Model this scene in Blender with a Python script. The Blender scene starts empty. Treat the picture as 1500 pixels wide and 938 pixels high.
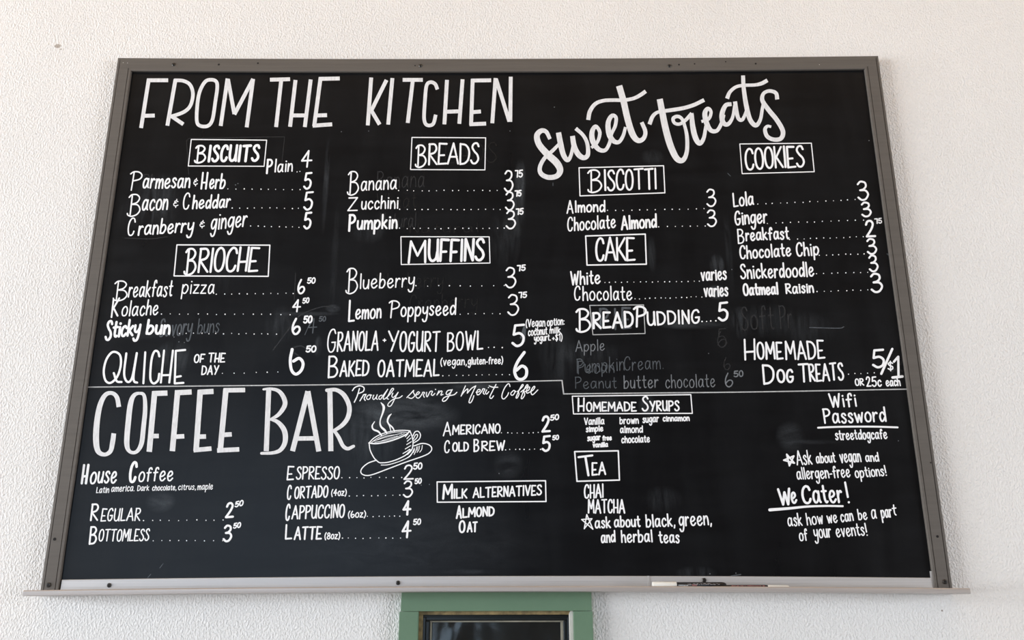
import bpy, bmesh, math, random
from mathutils import Vector, Matrix
R = random.Random(7)
C = bpy.context.scene.collection
SC = bpy.context.scene

# ---------------------------------------------------------------- camera, light, exposure
CAM = Vector((0.03419, -1.94482, 1.54544))
RT = Vector((0.99999676, 0.00148111, -0.00206865)).normalized()
UP = Vector((0.00241796, -0.30031537, 0.9538369))
UP = (UP - RT * UP.dot(RT)).normalized()
FW = UP.cross(RT).normalized()
cd = bpy.data.cameras.new('camera'); cam = bpy.data.objects.new('camera', cd); C.objects.link(cam)
cd.sensor_width = 36; cd.lens = 1350 / 1500 * 36; cd.clip_start = 0.05
m = Matrix((RT, UP, -FW)).transposed().to_4x4(); m.translation = CAM
cam.matrix_world = m
SC.camera = cam
SC.view_settings.view_transform = 'Standard'; SC.view_settings.look = 'None'
SC.view_settings.gamma = 1; SC.view_settings.use_curve_mapping = False
SC.view_settings.exposure = 0.15
SC.cycles.use_denoising = True
SC.cycles.max_bounces = 6

world = bpy.data.worlds.new('world'); SC.world = world; world.use_nodes = True
world.node_tree.nodes['Background'].inputs[0].default_value = (0.62, 0.78, 1.0, 1)
world.node_tree.nodes['Background'].inputs[1].default_value = 1.0

def area(name, loc, target, sx, sy, power, col):
    l = bpy.data.lights.new(name, 'AREA'); l.shape = 'RECTANGLE'; l.size = sx; l.size_y = sy
    l.energy = power; l.color = col
    o = bpy.data.objects.new(name, l); C.objects.link(o); o.location = loc
    o.rotation_euler = (Vector(target) - Vector(loc)).to_track_quat('-Z', 'Y').to_euler()
    return o
# daylight from the left window; the other three lights are added, unseen fills
area('daylight_left_window', (-8.97, -3.5, 1.8), (0, -3.5, 1.8), 5.0, 2.6, 1100, (0.94, 0.97, 1.0))
area('daylight_right_window', (6.97, -3.5, 1.65), (0, -3.5, 1.65), 3.6, 2.2, 330, (0.95, 0.97, 1.0))  # added counter fill, evens out the right side of the wall
area('daylight_shop_front', (-2.6, -6.57, 2.05), (-2.6, 0, 2.05), 3.9, 2.7, 36, (0.62, 0.80, 1.0))  # added fill behind the camera, also gives the board its cool gloss
area('ceiling_lamp_light', (0, -0.9, 3.86), (0, -0.9, 0), 5.2, 0.16, 16, (1.0, 0.60, 0.26))  # added strip without a fixture, warms the top of the wall

# ---------------------------------------------------------------- helpers
def W(px, py, y=-0.0162):
    """a measured point of the survey frame laid onto the vertical plane at depth y"""
    d = FW + RT * ((px - 750) / 1350) - UP * ((py - 469) / 1350)
    return CAM + d * ((y - CAM.y) / d.y)

def obj(name, bm, mat, parent=None, smooth=False, label=None):
    me = bpy.data.meshes.new(name); bm.to_mesh(me); bm.free()
    me.materials.append(mat)
    if smooth:
        for p in me.polygons: p.use_smooth = True
    o = bpy.data.objects.new(name, me); C.objects.link(o)
    if parent: o.parent = parent
    if label: o['label'] = label
    return o
def empty(name, loc=(0, 0, 0), parent=None, **kw):
    o = bpy.data.objects.new(name, None); C.objects.link(o); o.location = loc
    o.empty_display_size = 0.1
    if parent: o.parent = parent
    for k, v in kw.items(): o[k] = v
    return o
def struct(name, bm, mat, **kw):
    o = obj(name, bm, mat); o['kind'] = 'structure'
    for k, v in kw.items(): o[k] = v
    return o
def box(bm, x0, x1, y0, y1, z0, z1, bev=0):
    vs = [bm.verts.new(p) for p in ((x0,y0,z0),(x1,y0,z0),(x1,y1,z0),(x0,y1,z0),(x0,y0,z1),(x1,y0,z1),(x1,y1,z1),(x0,y1,z1))]
    fs = [bm.faces.new([vs[i] for i in f]) for f in ((0,3,2,1),(4,5,6,7),(0,1,5,4),(1,2,6,5),(2,3,7,6),(3,0,4,7))]
    if bev:
        es = list({e for f in fs for e in f.edges})
        bmesh.ops.bevel(bm, geom=es, offset=bev, segments=2, profile=0.7, affect='EDGES')
def prism(bm, quad_front, y0, y1, bev=0):
    """quad_front: 4 (x,z) corners counter-clockwise as seen by the viewer; from y0 (front) to y1 (back)"""
    a = [bm.verts.new((x, y0, z)) for x, z in quad_front]; b = [bm.verts.new((x, y1, z)) for x, z in quad_front]
    n = len(a)
    fs = [bm.faces.new(a), bm.faces.new(b[::-1])]
    for i in range(n): fs.append(bm.faces.new((a[i], b[i], b[(i+1) % n], a[(i+1) % n])))
    if bev:
        bmesh.ops.bevel(bm, geom=list({e for f in fs for e in f.edges}), offset=bev, segments=2, profile=0.7, affect='EDGES')
    bmesh.ops.recalc_face_normals(bm, faces=bm.faces)
def lathe(bm, prof, org, axis='Y', seg=24):
    """prof: (distance along axis, radius)"""
    rings = []
    for a, r in prof:
        ring = []
        for i in range(seg):
            t = 2 * math.pi * i / seg; c, s = r * math.cos(t), r * math.sin(t)
            p = {'Y': (c, a, s), 'X': (a, c, s), 'Z': (c, s, a)}[axis]
            ring.append(bm.verts.new(Vector(org) + Vector(p)))
        rings.append(ring)
    for q in range(len(rings) - 1):
        for i in range(seg):
            bm.faces.new((rings[q][i], rings[q][(i+1) % seg], rings[q+1][(i+1) % seg], rings[q+1][i]))
    bm.faces.new(rings[0]); bm.faces.new(rings[-1])
    bmesh.ops.recalc_face_normals(bm, faces=bm.faces)

# ---------------------------------------------------------------- materials
class NT:
    def __init__(s, name):
        s.m = bpy.data.materials.new(name); s.m.use_nodes = True; s.t = s.m.node_tree
        s.b = s.t.nodes['Principled BSDF']
    def n(s, typ, **kw):
        x = s.t.nodes.new(typ)
        for k, v in kw.items():
            if k.startswith('i_'):
                kk = k[2:]; kk = int(kk) if kk.isdigit() else kk
                x.inputs[kk].default_value = v
            else: setattr(x, k, v)
        return x
    def l(s, a, b): s.t.links.new(a, b)
    def coord(s): return s.n('ShaderNodeTexCoord').outputs['Object']
    def mapping(s, vec, loc=(0,0,0), scale=(1,1,1), rot=(0,0,0)):
        mp = s.n('ShaderNodeMapping'); mp.inputs['Location'].default_value = loc
        mp.inputs['Scale'].default_value = scale; mp.inputs['Rotation'].default_value = rot
        s.l(vec, mp.inputs['Vector']); return mp.outputs[0]
    def noise(s, vec, scale, detail=4, rough=0.5, dist=0):
        x = s.n('ShaderNodeTexNoise'); x.inputs['Scale'].default_value = scale; x.inputs['Detail'].default_value = detail
        x.inputs['Roughness'].default_value = rough; x.inputs['Distortion'].default_value = dist
        s.l(vec, x.inputs['Vector']); return x.outputs[0]
    def ramp(s, fac, stops):
        r = s.n('ShaderNodeValToRGB'); cr = r.color_ramp
        while len(cr.elements) < len(stops): cr.elements.new(0.5)
        for e, (p, c) in zip(cr.elements, stops):
            e.position = p; e.color = (*c, 1) if len(c) == 3 else c
        s.l(fac, r.inputs[0]); return r.outputs[0]
    def math(s, op, a, b=None, c=None, clamp=False):
        x = s.n('ShaderNodeMath', operation=op, use_clamp=clamp)
        for i, v in enumerate((a, b, c)):
            if v is None: continue
            if isinstance(v, (int, float)): x.inputs[i].default_value = v
            else: s.l(v, x.inputs[i])
        return x.outputs[0]
    def bump(s, h, strength, dist=0.001):
        x = s.n('ShaderNodeBump'); x.inputs['Strength'].default_value = strength; x.inputs['Distance'].default_value = dist
        s.l(h, x.inputs['Height']); s.l(x.outputs[0], s.b.inputs['Normal'])
    def mixc(s, fac, a, b):
        x = s.n('ShaderNodeMix', data_type='RGBA')
        for i, v in ((0, fac), (6, a), (7, b)):
            if isinstance(v, (int, float)): x.inputs[i].default_value = v
            elif isinstance(v, tuple): x.inputs[i].default_value = (*v, 1)
            else: s.l(v, x.inputs[i])
        return x.outputs[2]
def plain(name, col, rough=0.5, metal=0.0, spec=0.5, var=0.0, vscale=(40, 40, 40)):
    t = NT(name); t.b.inputs['Roughness'].default_value = rough; t.b.inputs['Metallic'].default_value = metal
    t.b.inputs['Specular IOR Level'].default_value = spec
    if var:
        f = t.noise(t.mapping(t.coord(), scale=vscale), 1.0, 5)
        lo = tuple(c * (1 - var) for c in col); hi = tuple(min(1, c * (1 + var)) for c in col)
        t.l(t.ramp(f, [(0.3, lo), (0.7, hi)]), t.b.inputs['Base Color'])
    else: t.b.inputs['Base Color'].default_value = (*col, 1)
    return t.m

def wall_material():
    t = NT('textured_wall_paint'); co = t.coord()
    t.b.inputs['Roughness'].default_value = 0.75; t.b.inputs['Specular IOR Level'].default_value = 0.25
    f = t.noise(co, 3.0, 3)
    base = t.ramp(f, [(0.3, (0.775, 0.765, 0.755)), (0.7, (0.81, 0.80, 0.79))])
    # one dried brown splash and a pin hole, both real marks on the paint
    for px, py, rx, rz, colr, st in ((84.5, 67.5, .0075, .0055, (0.30, 0.25, 0.20), .75), (89, 72, .003, .002, (0.35, 0.3, 0.25), .6), (1380, 895, .0018, .0018, (.25,.2,.18), .9)):
        p = W(px, py, 0)
        v = t.mapping(co, loc=(-p.x / rx, 0, -p.z / rz), scale=(1 / rx, 0, 1 / rz))
        ln = t.n('ShaderNodeVectorMath', operation='LENGTH'); t.l(v, ln.inputs[0])
        k = t.math('SUBTRACT', 1.25, ln.outputs['Value']); k = t.math('MULTIPLY', k, 2.2, clamp=True); k = t.math('MULTIPLY', k, st)
        base = t.mixc(k, base, colr)
    t.l(base, t.b.inputs['Base Color'])
    # orange-peel / light knock-down texture
    a = t.noise(t.mapping(co, scale=(1.0, 1.0, 0.7), rot=(0, 0.3, 0)), 250, 1.5, 0.5, 0.15)
    a = t.math('SUBTRACT', a, 0.42, clamp=True)
    b = t.noise(co, 90, 1)
    h = t.math('ADD', t.math('MULTIPLY', a, 2.2), t.math('MULTIPLY', b, 0.5))
    t.bump(h, 0.9, 0.0018)
    return t.m

def board_material():
    t = NT('painted_blackboard'); co = t.coord()
    t.b.inputs['Specular IOR Level'].default_value = 0.24
    st = t.noise(t.mapping(co, scale=(5, 1, 1.2)), 2.2, 6, 0.6, 0.3)
    hz = t.noise(t.mapping(co, scale=(1, 1, 6)), 3.5, 5, 0.6, 0.2)
    dust = t.math('MULTIPLY', t.math('SUBTRACT', t.math('MULTIPLY', t.math('ADD', st, hz), 0.5), 0.42, clamp=True), 0.10)
    sm = None
    S = [  # px, py, rx, rz in metres, strength, grain: 0 = flat wipe, 1 = vertical streaks
        (590, 608, .085, .030, .30, 0), (540, 640, .05, .05, .12, 1), (745, 680, .022, .022, .14, 0), (1158, 640, .022, .024, .16, 0),
        (1185, 648, .05, .004, .12, 0), (762, 268, .010, .045, .30, 1), (758, 305, .014, .05, .14, 1), (1050, 388, .012, .018, .38, 1),
        (1050, 428, .016, .012, .34, 0), (1012, 476, .05, .008, .22, 0), (1085, 474, .012, .028, .22, 1), (1120, 470, .07, .028, .10, 1),
        (488, 452, .012, .007, .30, 0), (450, 460, .05, .004, .22, 0), (415, 475, .03, .03, .12, 1), (466, 508, .006, .018, .22, 1),
        (235, 735, .022, .016, .20, 0), (330, 390, .04, .05, .05, 1), (230, 285, .04, .04, .16, 1), (215, 312, .05, .03, .12, 1),
        (478, 260, .005, .10, .16, 1), (490, 380, .006, .10, .10, 1), (540, 340, .03, .02, .12, 1), (740, 350, .03, .05, .10, 1),
        (865, 518, .05, .02, .10, 1), (955, 230, .02, .015, .10, 1), (955, 372, .008, .03, .14, 1), (1067, 360, .006, .09, .08, 1),
        (890, 594, .03, .014, .24, 0), (950, 594, .016, .016, .26, 0), (1185, 484, .04, .03, .08, 1), (255, 525, .03, .03, .20, 1),
        (970, 732, .03, .02, .10, 1), (680, 838, .05, .004, .10, 0), (200, 486, .05, .014, .10, 0), (620, 800, .2, .05, .05, 0),
        (818, 520, .03, .05, .10, 1), (1020, 840, .03, .01, .14, 1), (700, 566, .05, .006, .22, 0), (640, 575, .05, .008, .18, 0)]
    gv = t.noise(t.mapping(co, scale=(60, 1, 9)), 1.0, 4, 0.6, 0.8)
    gf = t.noise(t.mapping(co, scale=(14, 1, 40)), 1.0, 4, 0.6, 0.8)
    gv = t.math('MULTIPLY', t.math('SUBTRACT', gv, 0.36, clamp=True), 3.2); gf = t.math('MULTIPLY', t.math('SUBTRACT', gf, 0.30, clamp=True), 2.6)
    for px, py, rx, rz, s, g in S:
        p = W(px, py, -0.016); rx *= 1.5; rz *= 1.5
        v = t.mapping(co, loc=(-p.x / rx, 0, -p.z / rz), scale=(1 / rx, 0, 1 / rz))
        gr = t.n('ShaderNodeTexGradient', gradient_type='SPHERICAL'); t.l(v, gr.inputs[0])
        k = t.math('SMOOTH_MIN', gr.outputs['Fac'], 0.6, 0.3)
        k = t.math('MULTIPLY', t.math('MULTIPLY', k, gv if g else gf), s * 1.4)
        sm = k if sm is None else t.math('ADD', sm, k)
    f = t.math('ADD', dust, sm, clamp=True)
    fine = t.noise(co, 400, 2)
    f = t.math('MULTIPLY', f, t.math('ADD', fine, 0.5))
    t.l(t.mixc(f, (0.0028, 0.0031, 0.0042), (0.20, 0.225, 0.25)), t.b.inputs['Base Color'])
    t.l(t.math('ADD', t.math('MULTIPLY', st, 0.10), 0.24), t.b.inputs['Roughness'])
    t.bump(t.noise(t.mapping(co, scale=(1, 1, 1)), 260, 3), 0.12, 0.0006)
    return t.m

def paint_material(name, col, var, rough=0.55):
    t = NT(name); co = t.coord(); t.b.inputs['Roughness'].default_value = rough
    t.b.inputs['Specular IOR Level'].default_value = 0.4 if rough < .5 else 0.3
    f = t.noise(t.mapping(co, scale=(170, 1, 45)), 1.0, 4, 0.6, 1.0)
    t.l(t.ramp(f, [(0.32, tuple(c * (1 - var) for c in col)), (0.62, col)]), t.b.inputs['Base Color'])
    return t.m
def metal_paint(name, col, rough, metal, scl=(4, 40, 120)):
    t = NT(name); co = t.coord(); t.b.inputs['Metallic'].default_value = metal; t.b.inputs['Specular IOR Level'].default_value = 0.25
    f = t.noise(t.mapping(co, scale=scl), 1.0, 5, 0.6)
    t.l(t.ramp(f, [(0.3, tuple(c * .90 for c in col)), (0.7, tuple(c * 1.08 for c in col))]), t.b.inputs['Base Color'])
    t.l(t.math('ADD', t.math('MULTIPLY', f, 0.2), rough - 0.1), t.b.inputs['Roughness'])
    t.bump(f, 0.05, 0.0004)
    return t.m

M_wall = wall_material()
M_board = board_material()
M_white = paint_material('white_paint_marker', (0.90, 0.915, 0.94), 0.02)
M_brush = paint_material('white_paint_brushed', (0.80, 0.81, 0.83), 0.16)
M_line = paint_material('thin_white_line', (0.50, 0.51, 0.52), 0.25)
GH = [paint_material('erased_marker_%s' % n, c, 0.35, 0.27) for n, c in
      (('faintest', (0.012, 0.0125, 0.0135)), ('faint', (0.028, 0.029, 0.032)), ('dim', (0.095, 0.108, 0.122)), ('visible', (0.20, 0.215, 0.235)))]
M_rail = metal_paint('bronze_grey_painted_rail', (0.118, 0.107, 0.097), 0.6, 0.03)
M_alu = metal_paint('satin_aluminium', (0.56, 0.555, 0.56), 0.42, 0.35, (3, 40, 300))
M_lip = metal_paint('satin_aluminium_lip', (0.50, 0.465, 0.45), 0.38, 0.45, (3, 40, 200))
M_screw = plain('dark_screw_steel', (0.06, 0.058, 0.055), 0.35, 0.8)
M_recess_shade = plain('screw_hole_black', (0.006, 0.005, 0.005), 0.9)  # near-black for the shade inside holes, slots and gaps
M_green = None
def green():
    t = NT('sage_green_gloss_paint'); co = t.coord(); t.b.inputs['Roughness'].default_value = 0.5
    f = t.noise(co, 9, 4)
    t.l(t.ramp(f, [(0.3, (0.120, 0.205, 0.130)), (0.7, (0.135, 0.225, 0.143))]), t.b.inputs['Base Color'])
    t.bump(t.noise(t.mapping(co, scale=(1, 1, 1)), 70, 4, 0.6), 0.25, 0.0015)
    return t.m
M_green = green()
M_tan = plain('old_varnished_stop', (0.22, 0.16, 0.07), 0.55, var=0.45, vscale=(90, 90, 90))
M_gasket = plain('black_rubber_gasket', (0.006, 0.009, 0.010), 0.25)
M_bead = plain('beige_glazing_bead', (0.30, 0.28, 0.22), 0.5, var=0.2)
M_caulk = plain('white_caulk', (0.62, 0.60, 0.56), 0.6, var=0.1)
M_darkroom = plain('dark_passage_paint', (0.035, 0.03, 0.028), 0.8, var=0.3, vscale=(5, 5, 5))  # dark colour stands for the shade behind the glass
M_trim = plain('white_window_frame_paint', (0.7, 0.69, 0.66), 0.5)
M_floor = plain('sealed_concrete_floor', (0.20, 0.175, 0.15), 0.5, var=0.2, vscale=(2, 2, 2))
M_ceil = plain('warm_white_ceiling_paint', (0.30, 0.25, 0.20), 0.9, var=0.05)
M_side = plain('warm_side_wall_paint', (0.14, 0.12, 0.10), 0.85, var=0.05)
M_wood = plain('dark_stained_counter_wood', (0.10, 0.055, 0.03), 0.5, var=0.3, vscale=(4, 30, 30))

# ---------------------------------------------------------------- the room
# window opening below the board (wall_back has a real hole there)
wx0, wx1 = W(613, 900, 0).x - .004, W(840, 900, 0).x + .004
wz1 = W(725, 896, 0).z + .004; wz0 = wz1 - 0.62
X0, X1, Y1, ZC = -9.0, 7.0, -6.6, 3.9
bm = bmesh.new()
def quad(bm, pts): bm.faces.new([bm.verts.new(p) for p in pts])
xs = [X0, wx0, wx1, X1]; zs = [0, wz0, wz1, ZC]
grid = [[bm.verts.new((x, 0, z)) for x in xs] for z in zs]
for j in range(3):
    for i in range(3):
        if i == 1 and j == 1: continue
        bm.faces.new((grid[j][i], grid[j][i+1], grid[j+1][i+1], grid[j+1][i]))
h = [grid[1][1], grid[1][2], grid[2][2], grid[2][1]]   # reveal of the opening
hb = [bm.verts.new(v.co + Vector((0, .11, 0))) for v in h]
for i in range(4): bm.faces.new((h[i], hb[i], hb[(i+1) % 4], h[(i+1) % 4]))
struct('wall_back', bm, M_wall)
bm = bmesh.new(); quad(bm, [(X0, Y1, 0), (X1, Y1, 0), (X1, 0, 0), (X0, 0, 0)]); struct('floor', bm, M_floor)
bm = bmesh.new(); quad(bm, [(X0, 0, ZC), (X1, 0, ZC), (X1, Y1, ZC), (X0, Y1, ZC)]); struct('ceiling', bm, M_ceil)
bm = bmesh.new(); fx = [X0, -4.55, -0.65, X1]; fz = [0, .7, 3.4, ZC]
for i in range(3):
    for j in range(3):
        if i == 1 and j == 1: continue
        quad(bm, [(fx[i+1], Y1, fz[j]), (fx[i], Y1, fz[j]), (fx[i], Y1, fz[j+1]), (fx[i+1], Y1, fz[j+1])])
struct('wall_front', bm, M_side)
for nm, X, ya, yb, za, zb_, sg in (('left', X0, -6.0, -1.0, .5, 3.1, 1), ('right', X1, -5.3, -1.7, .55, 2.75, -1)):
    bm = bmesh.new(); ys = [Y1, ya, yb, 0]; zz = [0, za, zb_, ZC]
    for i in range(3):
        for j in range(3):
            if i == 1 and j == 1: continue
            quad(bm, [(X, ys[i], zz[j]), (X, ys[i+1], zz[j]), (X, ys[i+1], zz[j+1]), (X, ys[i], zz[j+1])])
    struct('wall_' + nm, bm, M_side)
    w = empty('window_2' if sg > 0 else 'window_4', (X, 0, 0), kind='structure'); bm = bmesh.new(); f = .06  # the right-hand one is added around the fill light
    for y0, y1, z0, z1 in ((ya, ya + f, za, zb_), (yb - f, yb, za, zb_), (ya, yb, za, za + f), (ya, yb, zb_ - f, zb_), ((ya + yb) / 2 - .02, (ya + yb) / 2 + .02, za, zb_)):
        box(bm, min(sg * .04, sg * .1), max(sg * .04, sg * .1), y0, y1, z0, z1)
    obj('window_frame', bm, M_trim, w)
w = empty('window_3', (0, Y1, 0), kind='structure'); bm = bmesh.new()  # unseen window added around the front fill light
for x0, x1, z0, z1 in ((-4.55, -4.49, .7, 3.4), (-.71, -.65, .7, 3.4), (-4.55, -.65, .7, .76), (-4.55, -.65, 3.34, 3.4), (-3.27, -3.23, .7, 3.4), (-1.97, -1.93, .7, 3.4)): box(bm, x0, x1, .04, .1, z0, z1)
obj('window_frame', bm, M_trim, w)
bm = bmesh.new(); box(bm, wx0 - .6, wx1 + .6, .55, .57, 0.2, 2.0); struct('wall_passage', bm, M_darkroom)  # dark panel added behind the glass in place of an unlit room

# ---------------------------------------------------------------- window below the board: green casing, stops, gasket, glass
win = empty('window_1', (W(725, 938, 0).x, 0, wz0), kind='structure')
def wobj(name, bm, mat, label=None, smooth=False):
    o = obj(name, bm, mat, None, smooth, label); o.parent = win
    o.matrix_parent_inverse = Matrix.Translation(-win.location); return o
yc = -0.018
def Q(pts, y): return [(W(a, b, y).x, W(a, b, y).z) for a, b in pts]
zb = wz0 - 0.08
hd = Q([(586.6, 896), (867.4, 895.2), (866, 864), (588.5, 864)], yc)
bm = bmesh.new(); prism(bm, hd, yc, 0.0, 0.0012); wobj('head_casing', bm, M_green)
l1, l2 = Q([(585, 896.3), (613, 896.3)], yc); r1, r2 = Q([(839.9, 895.6), (868, 895.6)], yc)
bm = bmesh.new(); prism(bm, [(l1[0] - .002, zb), (l2[0], zb), (l2[0], l2[1]), (l1[0], l1[1])], yc - .0012, 0, 0.0012); wobj('side_casing', bm, M_green)
bm = bmesh.new(); prism(bm, [(r1[0], zb), (r2[0] + .002, zb), (r2[0], r2[1]), (r1[0], r1[1])], yc - .0012, 0, 0.0012); wobj('side_casing', bm, M_green)
bm = bmesh.new(); prism(bm, [(l1[0], zb - .06), (r2[0], zb - .06), (r2[0], zb), (l1[0], zb)], yc - .012, 0, 0.002); wobj('window_sill', bm, M_green)
def ring(name, px_out, px_in, y0, y1, mat, bev=.001, sides='tlr', zbot=None):
    (xo0, yo0, xo1), (xi0, yi0, xi1) = px_out, px_in
    A = W(xo0, yo0, y0); B = W(xo1, yo0, y0); a = W(xi0, yi0, y0); b = W(xi1, yi0, y0)
    zbot = wz0 - .03
    bm = bmesh.new()
    prism(bm, [(A.x, a.z), (B.x, a.z), (B.x, A.z), (A.x, A.z)], y0, y1, bev)
    if a.x > A.x + .0005: prism(bm, [(A.x, zbot), (a.x, zbot), (a.x, a.z), (A.x, a.z)], y0, y1, bev)
    if B.x > b.x + .0005: prism(bm, [(b.x, zbot), (B.x, zbot), (B.x, b.z), (b.x, b.z)], y0, y1, bev)
    return wobj(name, bm, mat)
ring('wood_stop', (611, 893, 843), (619.5, 901.2, 834.5), -.006, .03, M_tan)
ring('gasket', (616, 898, 838), (630, 910, 825), .004, .03, M_gasket, .0022)
ring('gasket', (618, 902, 836), (624, 904.5, 831), -.001, .004, M_gasket, .0012)
ring('glazing_bead', (628, 908, 827), (632, 912, 821.5), .010, .03, M_bead)
# caulk bead down the right jamb
bm = bmesh.new()
pts = [(833.2, 905), (832.2, 899.5), (835, 896.8)]
c0 = W(833.5, 898, -.008); c1 = W(839.6, 898, -.008)
prism(bm, [(c0.x, wz0), (c1.x, wz0), (c1.x, W(0, 896.5, -.008).z), (c0.x + .003, W(0, 896.8, -.008).z), (c0.x, W(0, 901, -.008).z)], -.0085, .02, .0015)
wobj('caulk_bead', bm, M_caulk, 'white caulk bead')
t = NT('wavy_old_glass'); co = t.coord()
t.b.inputs['Base Color'].default_value = (0.02, 0.02, 0.022, 1); t.b.inputs['Roughness'].default_value = 0.06
t.b.inputs['Transmission Weight'].default_value = 0.0
gl = t.n('ShaderNodeBsdfGlossy'); gl.inputs['Roughness'].default_value = .16; gl.inputs['Color'].default_value = (.9, .9, .9, 1)
tr = t.n('ShaderNodeBsdfTransparent'); tr.inputs[0].default_value = (.55, .58, .56, 1)
mx = t.n('ShaderNodeMixShader'); mx.inputs[0].default_value = 0.05
bp = t.n('ShaderNodeBump'); bp.inputs['Strength'].default_value = 1.0; bp.inputs['Distance'].default_value = .010
t.l(t.noise(t.mapping(co, scale=(1, 1, .8)), 9, 1.5, .5, .6), bp.inputs['Height']); t.l(bp.outputs[0], gl.inputs['Normal'])
t.l(tr.outputs[0], mx.inputs[1]); t.l(gl.outputs[0], mx.inputs[2]); t.l(mx.outputs[0], t.t.nodes['Material Output'].inputs[0])
bm = bmesh.new(); g0 = W(629, 909, .02); g1 = W(826, 909, .02); box(bm, g0.x, g1.x, .020, .024, wz0 - .02, g0.z)
wobj('pane', bm, t.m)

# ---------------------------------------------------------------- the chalkboard
board = empty('menu_board', (0, 0, 1.585), label='large black menu board in grey metal frame, covered in white hand lettering', category='menu board')
BI = Matrix.Translation(-board.location)
def bobj(name, bm, mat, label=None, smooth=False, parent=None):
    o = obj(name, bm, mat, None, smooth, label); o.parent = parent or board
    o.matrix_parent_inverse = BI if (parent is None or parent is board) else Matrix.Identity(4)
    return o
YF, YB = -0.022, -0.016
bm = bmesh.new(); box(bm, -.895, .895, YB, -.002, 1.592, 2.797); bobj('writing_surface', bm, M_board)

def rail(name, p0, p1, inward, prof, mit0, mit1, mat, bow=0, label=None, nseg=16, wob=0):
    """extruded bar from p0 to p1 (x,z of the OUTER edge); prof = (distance inward, y); mitred ends"""
    p0, p1, n = Vector(p0), Vector(p1), Vector(inward); L = (p1 - p0).length; d = (p1 - p0) / L
    bm = bmesh.new(); rows = []
    for k in range(nseg + 1):
        row = []
        for u, y in prof:
            a = mit0 * u; b = L - mit1 * u; s = a + (b - a) * k / nseg
            q = p0 + d * s + n * (u + bow * (1 - (2 * s / L - 1) ** 2))
            if wob and u > .03 and 0 < k < nseg: q += n * R.uniform(-wob, wob)
            row.append(bm.verts.new((q.x, y, q.y)))
        rows.append(row)
    for k in range(nseg):
        for i in range(len(prof)):
            j = (i + 1) % len(prof)
            bm.faces.new((rows[k][i], rows[k][j], rows[k+1][j], rows[k+1][i]))
    bm.faces.new(rows[0]); bm.faces.new(rows[-1][::-1])
    bmesh.ops.recalc_face_normals(bm, faces=bm.faces)
    return bobj(name, bm, mat, label)
wR = .0375
side_prof = [(0, 0), (0, -.0185), (.0012, -.020), (.0058, -.0205), (.0064, -.0195), (.0072, -.0195), (.008, -.0218), (.0295, -.022), (.0300, -.0207), (.0308, -.0207),
             (.0315, -.0226), (.0362, -.0226), (wR, -.0215), (wR, -.002)]
top_prof = [(0, 0), (0, -.019), (.002, -.0215), (.010, -.022), (.0345, -.0222), (.0365, -.0218), (wR - .0005, -.0205), (wR - .0005, -.002)]
ZT = 2.8160
rl = rail('frame_rail', (-.915, 1.5845), (-.915, ZT), (1, 0), side_prof, 0, 1, M_rail, label='left upright rail of the frame', wob=.0004)
rr = rail('frame_rail', (.915, 1.5845), (.915, ZT), (-1, 0), side_prof, 0, 1, M_rail, label='right upright rail of the frame', wob=.0004)
rt = rail('frame_rail', (-.9149, ZT), (.9149, ZT), (0, -1), top_prof, 1, 1, M_rail, bow=.0052, label='top rail with a row of screw holes', nseg=24)  # downward bow bent in to follow the lens distortion of the image

# bottom aluminium strip and tray, both modelled with an upward bow that copies the image's lens distortion
def swept(name, pxs, prof_fn, mat, label=None, smooth=False):
    bm = bmesh.new(); rows = []
    for x, a in pxs: rows.append([bm.verts.new((x, y, z)) for y, z in prof_fn(x, a)])
    for k in range(len(rows) - 1):
        n = len(rows[0])
        for i in range(n):
            j = (i + 1) % n; bm.faces.new((rows[k][i], rows[k][j], rows[k+1][j], rows[k+1][i]))
    bm.faces.new(rows[0]); bm.faces.new(rows[-1][::-1])
    bmesh.ops.recalc_face_normals(bm, faces=bm.faces)
    return bobj(name, bm, mat, label, smooth)
def bowz(x): return .0056 * (1 - (x / .9) ** 2)
xs_ = [(-.8745 + 1.7495 * k / 20, 0) for k in range(21)]
rb = swept('bottom_strip', xs_, lambda x, a: [(-.002, 1.6053 + bowz(x)), (-.0185, 1.6053 + bowz(x)), (-.0198, 1.6042 + bowz(x)), (-.0200, 1.590 + bowz(x)), (-.0205, 1.586 + bowz(x)),
        (-.0205, 1.575 + bowz(x)), (-.002, 1.575 + bowz(x))], M_alu, 'bright aluminium strip along the bottom')
bmx = bmesh.new(); box(bmx, .8748, .8800, -.0195, -.002, 1.586, 1.6185); bobj('corner_filler', bmx, M_alu)
bmx = bmesh.new(); box(bmx, -.8775, -.8747, -.0150, -.002, 1.586, 1.606); bobj('corner_filler', bmx, M_recess_shade)  # black block stands in for the shade in this gap
def trayprof(x, a):
    z = 1.5844 + bowz(x)
    return [(-.002, z - .0060), (-.068, z - .0060), (-.0705, z - .0015), (-.0725, z), (-.0750, z - .0004), (-.0765, z - .0022), (-.0768, z - .0060),
            (-.0764, z - .0096), (-.0745, z - .0106), (-.002, z - .0106)]
xt = [(-.9200 + 1.8425 * k / 24, 0) for k in range(25)]
tray = swept('chalk_tray', xt, trayprof, M_lip, 'aluminium tray along the bottom edge')

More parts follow.
